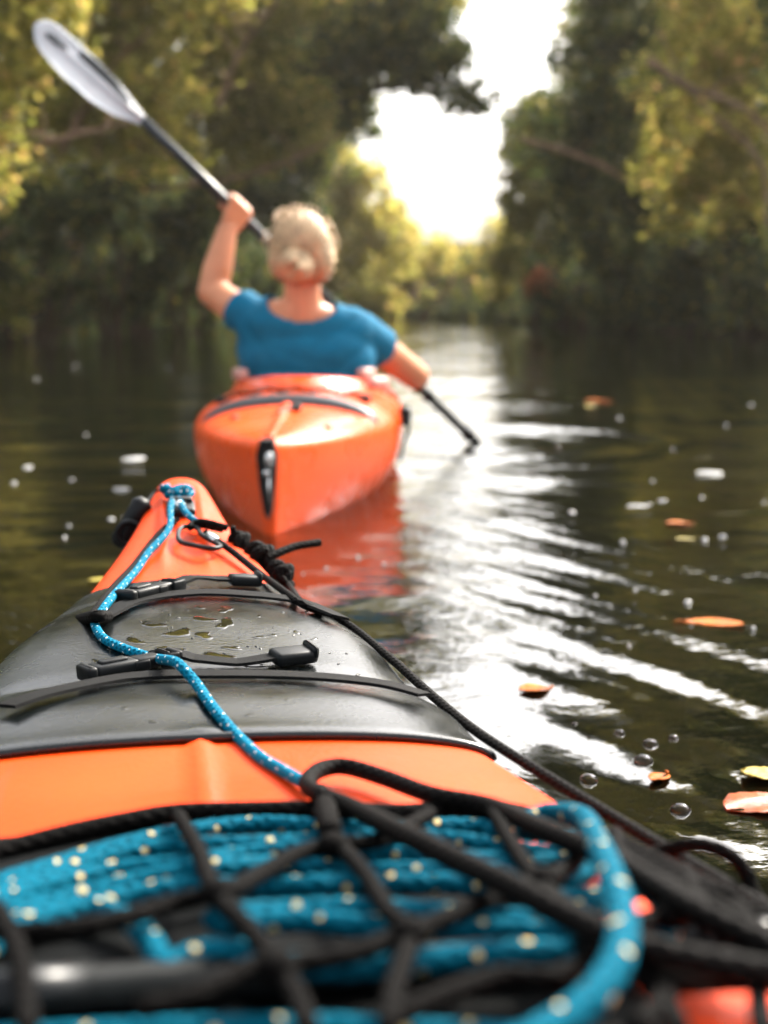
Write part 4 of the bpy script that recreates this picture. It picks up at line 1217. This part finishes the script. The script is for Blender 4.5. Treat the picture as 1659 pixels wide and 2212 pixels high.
# perimeter lines
lead_l = [on_deck(384, 1122, .004), on_deck(355, 1142, .004), on_deck(326, 1172, .004), on_deck(290, 1220, .004), on_deck(245, 1268, .004), on_deck(212, 1310, .005), on_deck(195, 1335, .005)]
rope('perimeter_line', [p for p in lead_l if p], 0.0030, BLACK_CORD, braid=0.03, pitch=0.006, label='black perimeter line along the left side of the bow', cat='cord', group='perimeter lines of the near kayak')
pr = deck_pts([(452, 1152, .008), (500, 1190, .008), (560, 1238, .008), (620, 1282, .007), (655, 1306, .006)], .006)
e1 = NH.deck_x(1.16, 0.158, 0.010); e2 = NH.deck_x(1.00, 0.204, 0.012)
pr2 = [NEAR_M @ Vector(NH.deck(q_, a_, l_)) for q_, a_, l_ in ((1.22, 1.30, .014), (1.10, 1.34, .014), (1.00, 1.36, .014), (0.90, 1.38, .013), (0.78, 1.38, .013), (0.66, 1.36, .014), (0.55, 1.30, .016), (0.45, 1.26, .016))]
rope('perimeter_line', pr + pr2, 0.0034, BLACK_CORD, braid=0.03, pitch=0.006, label='black perimeter line along the right edge of the deck from the carabiner backwards', cat='cord', group='perimeter lines of the near kayak')
# carabiner
cl = [(396, 1138), (385, 1152), (390, 1170), (420, 1178), (460, 1186), (476, 1180), (452, 1158), (425, 1140)]
P = deck_pts(cl, .010)
car = empty('carabiner', P[0], label='small black carabiner joining the blue strand and the black line at the bow', cat='carabiner')
mb = MB(); mb.tube(spline([p - P[0] for p in P], n=50, closed=True), 0.0026, 8, closed=True); mb.build('ring', BUCKLE, car)
mb = MB(); c = on_deck(462, 1163, .011) - P[0]; d = (on_deck(476, 1176, .011) - P[0] - c).normalized(); mb.tube([c - d * .009, c - d * .008, c + d * .008, c + d * .009], [.003, .0042, .0042, .003], 10); mb.build('gate_sleeve', STEEL, car)
# knotted bungee chain on the right of the bow
b1 = deck_pts([(410, 1140, .012), (440, 1133, .012), (480, 1143, .014), (512, 1160, .014)], .012)
bung = empty('knotted_cord', b1[0], label='black cord with fat knots and a loose stiff end right of the bow', cat='cord')
rl = lambda L: [p - bung.location for p in L]
rope('lead', rl(b1), 0.0036, BLACK_CORD, bung, braid=0.03, pitch=0.006)
rope('lead', rl(deck_pts([(415, 1132, .006), (450, 1128, .016), (490, 1140, .018), (515, 1156, .018)], .012)), 0.0036, BLACK_CORD, bung, braid=0.03, pitch=0.006)
def knot_lump(u, v, sc, seed, turns=3):
    c_ = on_y(u, v, 1.50 - (u - 500) * 0.0006) - bung.location
    rr = random.Random(seed); pts = []
    ax = (on_y(600, 1240, 1.42) - on_y(520, 1165, 1.5)).normalized(); s1 = ax.cross(Vector((0, -1, 0.3))).normalized(); s2 = ax.cross(s1)
    for t in np.linspace(0, 1, 60):
        a_ = t * turns * 2 * math.pi
        w_ = math.sin(math.pi * min(max(t, .0), 1)) * .35 + .65
        pts.append(c_ + ax * ((t - .5) * sc * 1.7 + .004 * math.sin(a_ * .5 + seed)) + s1 * (sc * .62 * w_ * math.cos(a_)) + s2 * (sc * .62 * w_ * math.sin(a_)))
    rope('knot', pts, 0.0044, BLACK_CORD, bung, braid=0.03, pitch=0.006)
    lp = [c_ - ax * sc * .9, c_ - ax * sc * .3 + s1 * sc * .9, c_ + ax * sc * .5 + s2 * sc * .8, c_ + ax * sc * 1.0, c_ + ax * sc * .2 - s1 * sc * .8, c_ - ax * sc * .9]
    rope('knot_loop', lp, 0.0042, BLACK_CORD, bung, braid=0.03, pitch=0.006)
knot_lump(517, 1170, .012, 1, 2.2); knot_lump(562, 1203, .017, 2, 3.2); knot_lump(606, 1242, .015, 3, 3.0)
rope('loose_end', [on_y(u, v, Y) - bung.location for u, v, Y in ((578, 1205, 1.45), (600, 1195, 1.46), (640, 1180, 1.48), (690, 1172, 1.50))], 0.0042, BLACK_CORD, bung, braid=0.03, pitch=0.006)
rope('knot_end', [on_y(u, v, Y) - bung.location for u, v, Y in ((514, 1168, 1.49), (505, 1152, 1.49), (502, 1138, 1.49))], 0.0035, BLACK_CORD, bung, braid=0.03, pitch=0.006)
rope('lead', [on_y(610, 1250, 1.42) - bung.location, on_y(628, 1270, 1.40) - bung.location] + rl(deck_pts([(640, 1290, .006), (655, 1306, .005)], .005)), 0.0034, BLACK_CORD, bung, braid=0.03, pitch=0.006)
# black stiff cord end sticking out on the left
a = on_deck(232, 1332, .006)
rope('cord_end', [a, on_deck(205, 1332, .012) or on_y(205, 1332, 1.27), on_y(160, 1342, 1.22), on_y(118, 1358, 1.19), on_y(82, 1378, 1.17)], 0.0050, BLACK_CORD, braid=0.03, pitch=0.006, label='black cord end sticking out over the left edge of the cover', cat='cord')

# ------------------------------------------------------------------ net, bag, rope coil and tube on the foredeck
def bag_lift(q_, x):
    f = np.clip((0.725 - q_) / 0.26, 0, 1); g = np.clip((q_ - 0.16) / 0.10, 0, 1)
    ex = np.clip(1 - (np.abs(x + 0.01) / 0.30) ** 4, 0, 1)
    return 0.036 * f ** 0.75 * g * ex
bq = np.linspace(0.18, 0.74, 60); ba = np.linspace(-1, 1, 81) * math.pi / 2
def bag_surface(off):
    base = NH.deck(bq[:, None], ba[None, :], 0.0)
    L = bag_lift(base[..., 1], base[..., 0])
    base[..., 2] += np.maximum(L - off, 0.0006 if off >= 0 else 0)
    return base
BS = bag_surface(0.0)
BV = [NEAR_M @ Vector(p) for p in BS.reshape(-1, 3)]
I, Jx = np.meshgrid(np.arange(59), np.arange(80), indexing='ij')
BF = [tuple(int(i) for i in f) for f in np.stack([I * 81 + Jx, I * 81 + Jx + 1, (I + 1) * 81 + Jx + 1, (I + 1) * 81 + Jx], -1).reshape(-1, 4)]
BAG_BVH = BVHTree.FromPolygons(BV, BF)
def bag_hit(u, v, lift):
    h, nrm, i, d = BAG_BVH.ray_cast(EYE, ray(u, v).normalized())
    if h is None: return None
    if nrm.z < 0: nrm = -nrm
    return h + nrm * lift
def on_bag(u, v, lift=0.0):
    return aimed(bag_hit, u, v, lift)
def bag_pts(lst, lift):
    out = []
    for it in lst:
        p = on_bag(it[0], it[1], it[2] if len(it) > 2 else lift)
        if p is not None: out.append(p)
    return out
# dark dry bag under the coil
dq = np.linspace(0.20, 0.700, 30); dx = np.linspace(-0.27, 0.150, 46)
top = np.zeros((30, 46, 3)); bot = np.zeros((30, 46, 3))
for i, q_ in enumerate(dq):
    p = NH.deck_x(np.full(46, q_), dx, 0.0)
    fx = np.clip(1 - np.abs((dx + 0.06) / 0.21) ** 6, 0, 1); fq = np.clip(1 - np.abs((q_ - 0.44) / 0.245) ** 8, 0, 1)
    hgt = 0.016 * np.sqrt(fx * fq) * np.clip((0.70 - q_) / 0.2, 0, 1) * (1 + .12 * np.sin(30 * dx + 20 * q_) + .08 * np.sin(70 * dx - 33 * q_))
    top[i] = p + np.array([0, 0, 1]) * (hgt + 0.001)[:, None]; bot[i] = p + np.array([0, 0, 0.0005])
m = MB(); V = np.concatenate([top.reshape(-1, 3), bot.reshape(-1, 3)]); F = []
for i in range(29):
    for j in range(45):
        a_ = i * 46 + j; F.append((a_, a_ + 1, a_ + 47, a_ + 46)); b_ = 30 * 46 + a_; F.append((b_, b_ + 46, b_ + 47, b_ + 1))
per = [j for j in range(46)] + [i * 46 + 45 for i in range(1, 30)] + [29 * 46 + j for j in range(44, -1, -1)] + [i * 46 for i in range(28, 0, -1)]
for a_, b_ in zip(per, per[1:] + per[:1]): F.append((a_, 1380 + a_, 1380 + b_, b_))
m.add([NEAR_M @ Vector(p) for p in V], F)
m.build('dry_bag', BAG_CLOTH, None, label='flat black cloth bag on the deck beneath the coiled blue rope', cat='bag')
# the coil
def coil_point(x, q_, z):
    b_ = NH.deck_x(q_, x, 0.0)
    return NEAR_M @ Vector((b_[0], b_[1], b_[2] + z))
pts = []
rows = [(1762, -300, 1275, -.0046), (1792, -240, 1272, -.0050), (1822, -200, 1262, -.0046), (1852, -170, 1225, -.0052), (1888, -140, 1290, -.0046), (1945, 470, 1180, -.0046), (1975, 500, 1230, -.005)]
for k_, (vc, ua, ub, l_) in enumerate(rows):
    us = np.linspace(ua, ub, max(6, int((ub - ua) / 130)))
    if k_ % 2: us = us[::-1]
    for u in us:
        drop = 0.00030 * max(0, 640 - u) ** 2 * (1 - .055 * k_) + 0.00012 * max(0, u - 760) ** 2
        p = on_bag(u, vc + 22 + drop + 6 * math.sin(u / 97 + 1.9 * k_) + random.uniform(-4, 4), l_ + random.uniform(-.001, .001))
        if p is not None: pts.append(p)
rope('rope_coil', pts, 0.0043, BLUE_ROPE, n=16, step=0.0014, braid=0.13, pitch=0.0068, label='coil of thick blue rope with cream flecks lying under the black net', cat='rope')
rope('rope_bight', bag_pts([(-60, 2075), (30, 2003), (100, 1972), (190, 1962), (275, 1985), (325, 2035), (352, 2085), (385, 2078), (440, 2060), (520, 2058), (600, 2080), (720, 2092), (830, 2085), (960, 2072), (1100, 2060), (1230, 2056)], -0.0055), 0.0043, BLUE_ROPE, n=16, step=0.0014, braid=0.13, pitch=0.0068,
     label='bent loop of blue rope poking out at the lower left under the net', cat='rope')
rope('rope_bight', bag_pts([(1130, 1935), (1230, 1945), (1330, 1930), (1390, 1915), (1430, 1950), (1455, 1990), (1440, 2020)], -0.004), 0.0045, BLUE_ROPE, n=16, step=0.0014, braid=0.13, pitch=0.0068,
     label='short bend of blue rope right of the upright rope end', cat='rope')
rope('rope_bight', bag_pts([(-20, 2250), (250, 2236), (450, 2226), (700, 2222), (900, 2232), (1100, 2240), (1180, 2230)], -0.010), 0.0042, BLUE_ROPE, n=16, step=0.0014, braid=0.13, pitch=0.0068,
     label='blue rope lying along the bottom edge behind the glossy tube', cat='rope')
# rope end lying over the net on the right
up = bag_pts([(1060, 1800, -.002), (1130, 1775, .002), (1190, 1757, .007), (1255, 1765, .014), (1285, 1810, .016), (1312, 1870, .018), (1335, 1940, .019), (1345, 2000, .019), (1338, 2060, .018), (1315, 2110, .016), (1280, 2155, .014), (1225, 2200, .012), (1160, 2240, .011), (1080, 2285, .010), (1000, 2330, .008)], .014)
rope('rope_end', up, 0.0050, BLUE_ROPE, n=16, step=0.0012, braid=0.035, pitch=0.006, label='bright blue flecked rope curving down over the net on the right', cat='rope')
# glossy tube
a, b_ = on_bag(60, 2150, -0.008), on_bag(1640, 2035, -0.004)
m = MB(); d = (b_ - a).normalized()
m.tube([a - d * .02, a - d * .018, a + d * .02, a + d * .02, b_ - d * .06, b_ - d * .06, b_ + d * .03, b_ + d * .032], [.006, .0088, .0088, .008, .008, .0088, .0088, .006], 26)
m.build('pump_tube', TUBE_BLACK, None, label='glossy black tube lying crosswise under the net near the bottom of the view', cat='tube')
# net
net = empty('cargo_net', on_bag(830, 1900, 0), label='black knotted cord net stretched over the gear on the foredeck', cat='net')
nl = lambda L: [p - net.location for p in L]
edge = deck_pts([(-190, 1925), (-80, 1872), (0, 1840), (150, 1800), (270, 1775), (380, 1757), (530, 1752), (690, 1750), (860, 1757), (960, 1750), (1050, 1747), (1130, 1760), (1200, 1785), (1290, 1835)], 0.0055)
rope('net_edge', nl(edge), 0.0048, NET_CORD, net, n=12, step=0.002, braid=0.10, pitch=0.008)
STR = [[(385, 1762), (430, 1840), (480, 1930), (540, 2010), (600, 2090), (640, 2150), (670, 2230)],
       [(690, 1755), (730, 1820), (790, 1890), (840, 1970), (885, 2012), (870, 2080), (850, 2140), (840, 2225)],
       [(1065, 1752), (1110, 1830), (1160, 1900), (1230, 1965), (1310, 2010), (1390, 2090), (1440, 2170), (1470, 2230)],
       [(-10, 1960), (20, 2010), (45, 2080), (55, 2150), (60, 2230)],
       [(-20, 2010), (120, 2010), (260, 1985), (380, 1950), (490, 1925), (560, 1890), (640, 1845), (720, 1825), (800, 1820), (870, 1790), (930, 1757)],
       [(300, 2180), (420, 2150), (560, 2085), (650, 2080), (760, 2060), (885, 2015), (960, 1985), (1040, 1950), (1110, 1920), (1180, 1900), (1240, 1860), (1270, 1800)],
       [(840, 2200), (960, 2150), (1080, 2110), (1200, 2110), (1290, 2060), (1350, 2010), (1420, 1980), (1500, 1950), (1560, 1930)],
       [(1180, 2220), (1290, 2160), (1390, 2095), (1470, 2080), (1560, 2085), (1670, 2080)],
      
       [(1420, 1860), (1500, 1905), (1560, 1935), (1640, 2010), (1700, 2060)],
       [(1470, 2080), (1440, 2150), (1380, 2220)], [(1235, 1768), (1310, 1818), (1400, 1872), (1500, 1925), (1600, 1985), (1700, 2045)], [(1310, 1800), (1400, 1850), (1500, 1898), (1600, 1950), (1700, 2005)], [(1330, 1800), (1345, 1850), (1400, 1905), (1430, 1945)], [(1480, 1880), (1500, 1930), (1530, 1985), (1560, 2010)], [(1650, 2080), (1640, 2150), (1650, 2240)], [(1390, 2130), (1480, 2125), (1580, 2120), (1680, 2115)], [(1340, 1890), (1420, 1900), (1480, 1935), (1530, 1985)], [(1560, 2020), (1620, 2075), (1690, 2130)]]
for L in STR:
    P = bag_pts(L, 0.0045)
    if len(P) > 2: rope('net_strand', nl(P), 0.0034, NET_CORD, net, n=10, step=0.002, braid=0.10, pitch=0.008)
for u, v in ((490, 1926), (720, 1824), (885, 2013), (600, 2086), (1180, 1901), (1310, 2010), (1390, 2093), (1450, 1976), (1560, 1934), (1570, 2085)):
    p = on_bag(u, v, 0.0065)
    if p is None: continue
    m = MB(); c_ = p - net.location
    m.ball(c_, (.0068, .0068, .005)); m.build('net_knot', NET_CORD, net)
# thick bungee loop
bl_ = [bag_pts([(1700, 2062, .010), (1500, 1965, .012), (1330, 1862, .013), (1180, 1795, .012)], .01), deck_pts([(1060, 1742, .016), (930, 1716, .012), (830, 1680, .010), (745, 1656, .010), (690, 1664, .010), (664, 1692, .010)], .01),
       deck_pts([(690, 1716, .014), (760, 1744, .018)], .01), bag_pts([(860, 1795, .014), (970, 1850, .014), (1100, 1912, .014), (1250, 1990, .014), (1400, 2052, .014), (1700, 2110, .012)], .01)]
rope('bungee_loop', sum(bl_, []), 0.0047, BLACK_CORD, n=14, step=0.002, braid=0.0, label='thick black bungee doubled into a long loop across the orange deck', cat='cord')
rope('bungee_tie', deck_pts([(690, 1712, .010), (702, 1735, .012)], .01) + bag_pts([(706, 1765, .010), (715, 1800, .008)], .008), 0.0052, NET_CORD, n=10, step=0.002, braid=0.06, pitch=0.007, label='short black tie holding the end of the bungee loop to the net', cat='cord')
# cord arching over the right edge against the water
pa = [on_y(u, v, Y) for u, v, Y in ((1395, 1850, .66), (1430, 1840, .655), (1480, 1826, .65), (1530, 1828, .645), (1580, 1850, .64), (1615, 1890, .635), (1630, 1935, .63), (1680, 1975, .62))]
rope('cord_loop', pa, 0.0036, NET_CORD, n=12, step=0.0015, braid=0.10, pitch=0.006, label='black cord arching out over the water at the right edge', cat='cord')

# ------------------------------------------------------------------ things floating on the river
def water_z(x, y):
    X, Y = np.array([x]), np.array([y])
    fd = np.clip(min(x - X0, X1 - x, y - Y0, Y1 - y) / 0.35, 0, 1)
    return float(river_height(X, Y)[0] * fd)
def float_leaf(u, v, L, W, ang, mat, label, curl=0.15, seed=0):
    p = on_z(u, v); p.z = water_z(p.x, p.y) - 0.0008
    rr = random.Random(seed)
    root_me = MB(); n = 15; V = []; F = []
    for i in range(n):
        t = i / (n - 1); w_ = W * 0.5 * (math.sin(math.pi * t ** 0.85) ** 0.8 + 0.02) * (1 + 0.06 * rr.uniform(-1, 1))
        for j, s_ in enumerate((-1, -.5, 0, .5, 1)):
            z = 0.003 * curl / .15 * (abs(s_) ** 2) * (0.5 + 0.5 * math.sin(3 * t)) * W / .05 + 0.004 * curl * math.cos(math.pi * t) + (-0.0012 if j == 2 else 0) + .002
            V.append((L * (t - .5), s_ * w_, z + rr.uniform(-.0006, .0006)))
    for i in range(n - 1):
        for j in range(4): F.append((i * 5 + j, i * 5 + j + 1, (i + 1) * 5 + j + 1, (i + 1) * 5 + j))
    root_me.add(V, F)
    root_me.tube(spline([(L * .48, 0, .003), (L * .56, .002, .004), (L * .64, .006, .003)], n=6), np.linspace(.0014, .001, 6), 6)
    o = root_me.build('floating_leaf', mat, None, label=label, cat='leaf', group='leaves floating on the river')
    so_ = o.modifiers.new('thickness', 'SOLIDIFY'); so_.thickness = 0.0008
    o.location = p; o.rotation_euler = (0, 0, ang)
    return o
LF_O = plain('orange_leaf', (0.34, 0.085, 0.006), 0.5, 0.35, 60, 0.0006, 200, spec=0.05)
LF_R = plain('red_brown_leaf', (0.24, 0.05, 0.012), 0.3, 0.35, 50, 0.0006, 200, spec=0.15)
LF_Y = plain('yellow_green_leaf', (0.28, 0.22, 0.03), 0.4, 0.3, 50, 0.0006, 200, spec=0.12)
float_leaf(1540, 1350, .088, .050, 2.9, LF_O, 'long orange leaf floating alone on dark water at the right', .1, 1)
float_leaf(1155, 1492, .042, .034, .3, LF_O, 'small orange leaf with a torn pale end on the bright ripples', .25, 2)
float_leaf(1466, 1131, .058, .030, .2, LF_O, 'small orange red leaf on dark water above the long orange leaf', .3, 3)
float_leaf(222, 1256, .050, .026, .4, LF_Y, 'yellow leaf on the dark water left of the bow', .3, 4)
float_leaf(1640, 1742, .080, .055, .5, LF_R, 'large glossy red brown leaf at the right edge', .2, 5)
float_leaf(1652, 1683, .050, .034, -.6, LF_Y, 'yellow green leaf at the right edge above the red brown leaf', .2, 6)
float_leaf(1425, 1683, .030, .020, .8, LF_O, 'tiny orange leaf between the bubbles', .2, 7)
float_leaf(1292, 868, .13, .07, .3, LF_O, 'blurred orange leaf far out on the dark water', .3, 8)
float_leaf(1278, 880, .11, .06, 1.2, LF_Y, 'blurred yellow leaf beside the far orange leaf', .3, 9)
float_leaf(1480, 1166, .04, .02, .2, LF_Y, 'faint tan leaf just below the small orange red leaf', .2, 10)
for k_, (u, v, r_) in enumerate([(1390, 1645, .0105), (1405, 1600, .0088), (1272, 1682, .0095), (1470, 1748, .0100), (1338, 1578, .0066), (1455, 1590, .006), (1240, 1560, .004)]):
    p = on_z(u, v); m = MB(); V, F = [], []
    nn_, mm_ = 20, 9
    for i in range(mm_):
        ph = i / (mm_ - 1) * math.pi / 2
        for j in range(nn_): V.append((r_ * math.cos(ph) * math.cos(2 * math.pi * j / nn_) + (1e-5 * j if i == mm_ - 1 else 0), r_ * math.cos(ph) * math.sin(2 * math.pi * j / nn_), r_ * .72 * math.sin(ph)))
    for i in range(mm_ - 1):
        for j in range(nn_): F.append((i * nn_ + j, i * nn_ + (j + 1) % nn_, (i + 1) * nn_ + (j + 1) % nn_, (i + 1) * nn_ + j))
    m.add(V, F)
    lab = ['largest clear bubble, nearest the middle of the bubbles right of the deck', 'bubble just beyond the largest bubble, on the white reflection', 'bubble nearest the right edge of the orange deck', 'dark bubble over dark water closest to the red brown leaf', 'small bubble furthest up towards the torn orange leaf', 'flat bubble on the white streak at the right', 'tiniest bubble below the torn orange leaf'][k_]
    o = m.build('bubble', BUBBLE, None, label=lab, cat='bubble', group='bubbles on the water')
    o.location = (p.x, p.y, water_z(p.x, p.y) - .0004)
def in_boats(p):
    a_ = NEAR_I @ p; b2 = FAR_I @ p
    return (abs(a_.x) < .36 and a_.y < 1.85) or (abs(b2.x) < .33 and -.1 < b2.y < 3.1)
fl = [(262, 1056, .030, .009), (290, 992, .040, .022), (1376, 1093, .042, .008), (1235, 1108, .012, .008), (1522, 1166, .011, .007), (1560, 1162, .012, .005), (1345, 1173, .010, .006), (1486, 1294, .013, .006),
      (1286, 1291, .006, .004), (1372, 1271, .006, .004), (60, 1008, .016, .010), (155, 1040, .008, .005), (240, 1120, .012, .008), (30, 1045, .010, .008), (1430, 1080, .014, .006), (1530, 1020, .05, .01)]
for _ in range(46):
    fl.append((random.uniform(0, 1659), random.uniform(770, 1300) if random.random() < .85 else random.uniform(1300, 1600), random.uniform(.003, .008), random.uniform(.003, .006)))
BIGL = iter(['narrow white foam patch on dark water just left of the bow tip', 'wider white foam patch left of the far kayak, beyond the narrow one', 'long narrow white foam patch on the dark water at the right', 'farther white foam streak near the right edge of the water'])
for u, v, rx, ry in fl:
    p = on_z(u, v)
    if in_boats(p) or p.y > 18: continue
    sc = max(0.55, min(2.0, p.y / 4.5)); m = MB(); V = []; n = 14; ph = random.random() * 6
    for rr_, hh in ((1, -.001), (.8, .0022), (.4, .0034)):
        for j in range(n):
            t = 2 * math.pi * j / n; wb = 1 + .16 * math.sin(2 * t + ph) + .10 * math.sin(3 * t + ph * 2)
            V.append((rx * sc * rr_ * wb * math.cos(t), ry * sc * 2.2 * rr_ * wb * math.sin(t), hh))
    V.append((0, 0, .0038)); F = []
    for i in range(2):
        for j in range(n): F.append((i * n + j, i * n + (j + 1) % n, (i + 1) * n + (j + 1) % n, (i + 1) * n + j))
    F += [(2 * n + j, 2 * n + (j + 1) % n, 3 * n) for j in range(n)]
    m.add(V, F)
    big = rx > .025
    side_ = 'left of the boats' if p.x < -.2 else 'right of the boats'
    o = m.build('foam_fleck', FOAM, None, label=next(BIGL) if big else 'small white fleck of foam floating on dark water ' + side_, cat='foam', group=None if big else 'foam flecks ' + side_)
    o.location = (p.x, p.y, water_z(p.x, p.y))
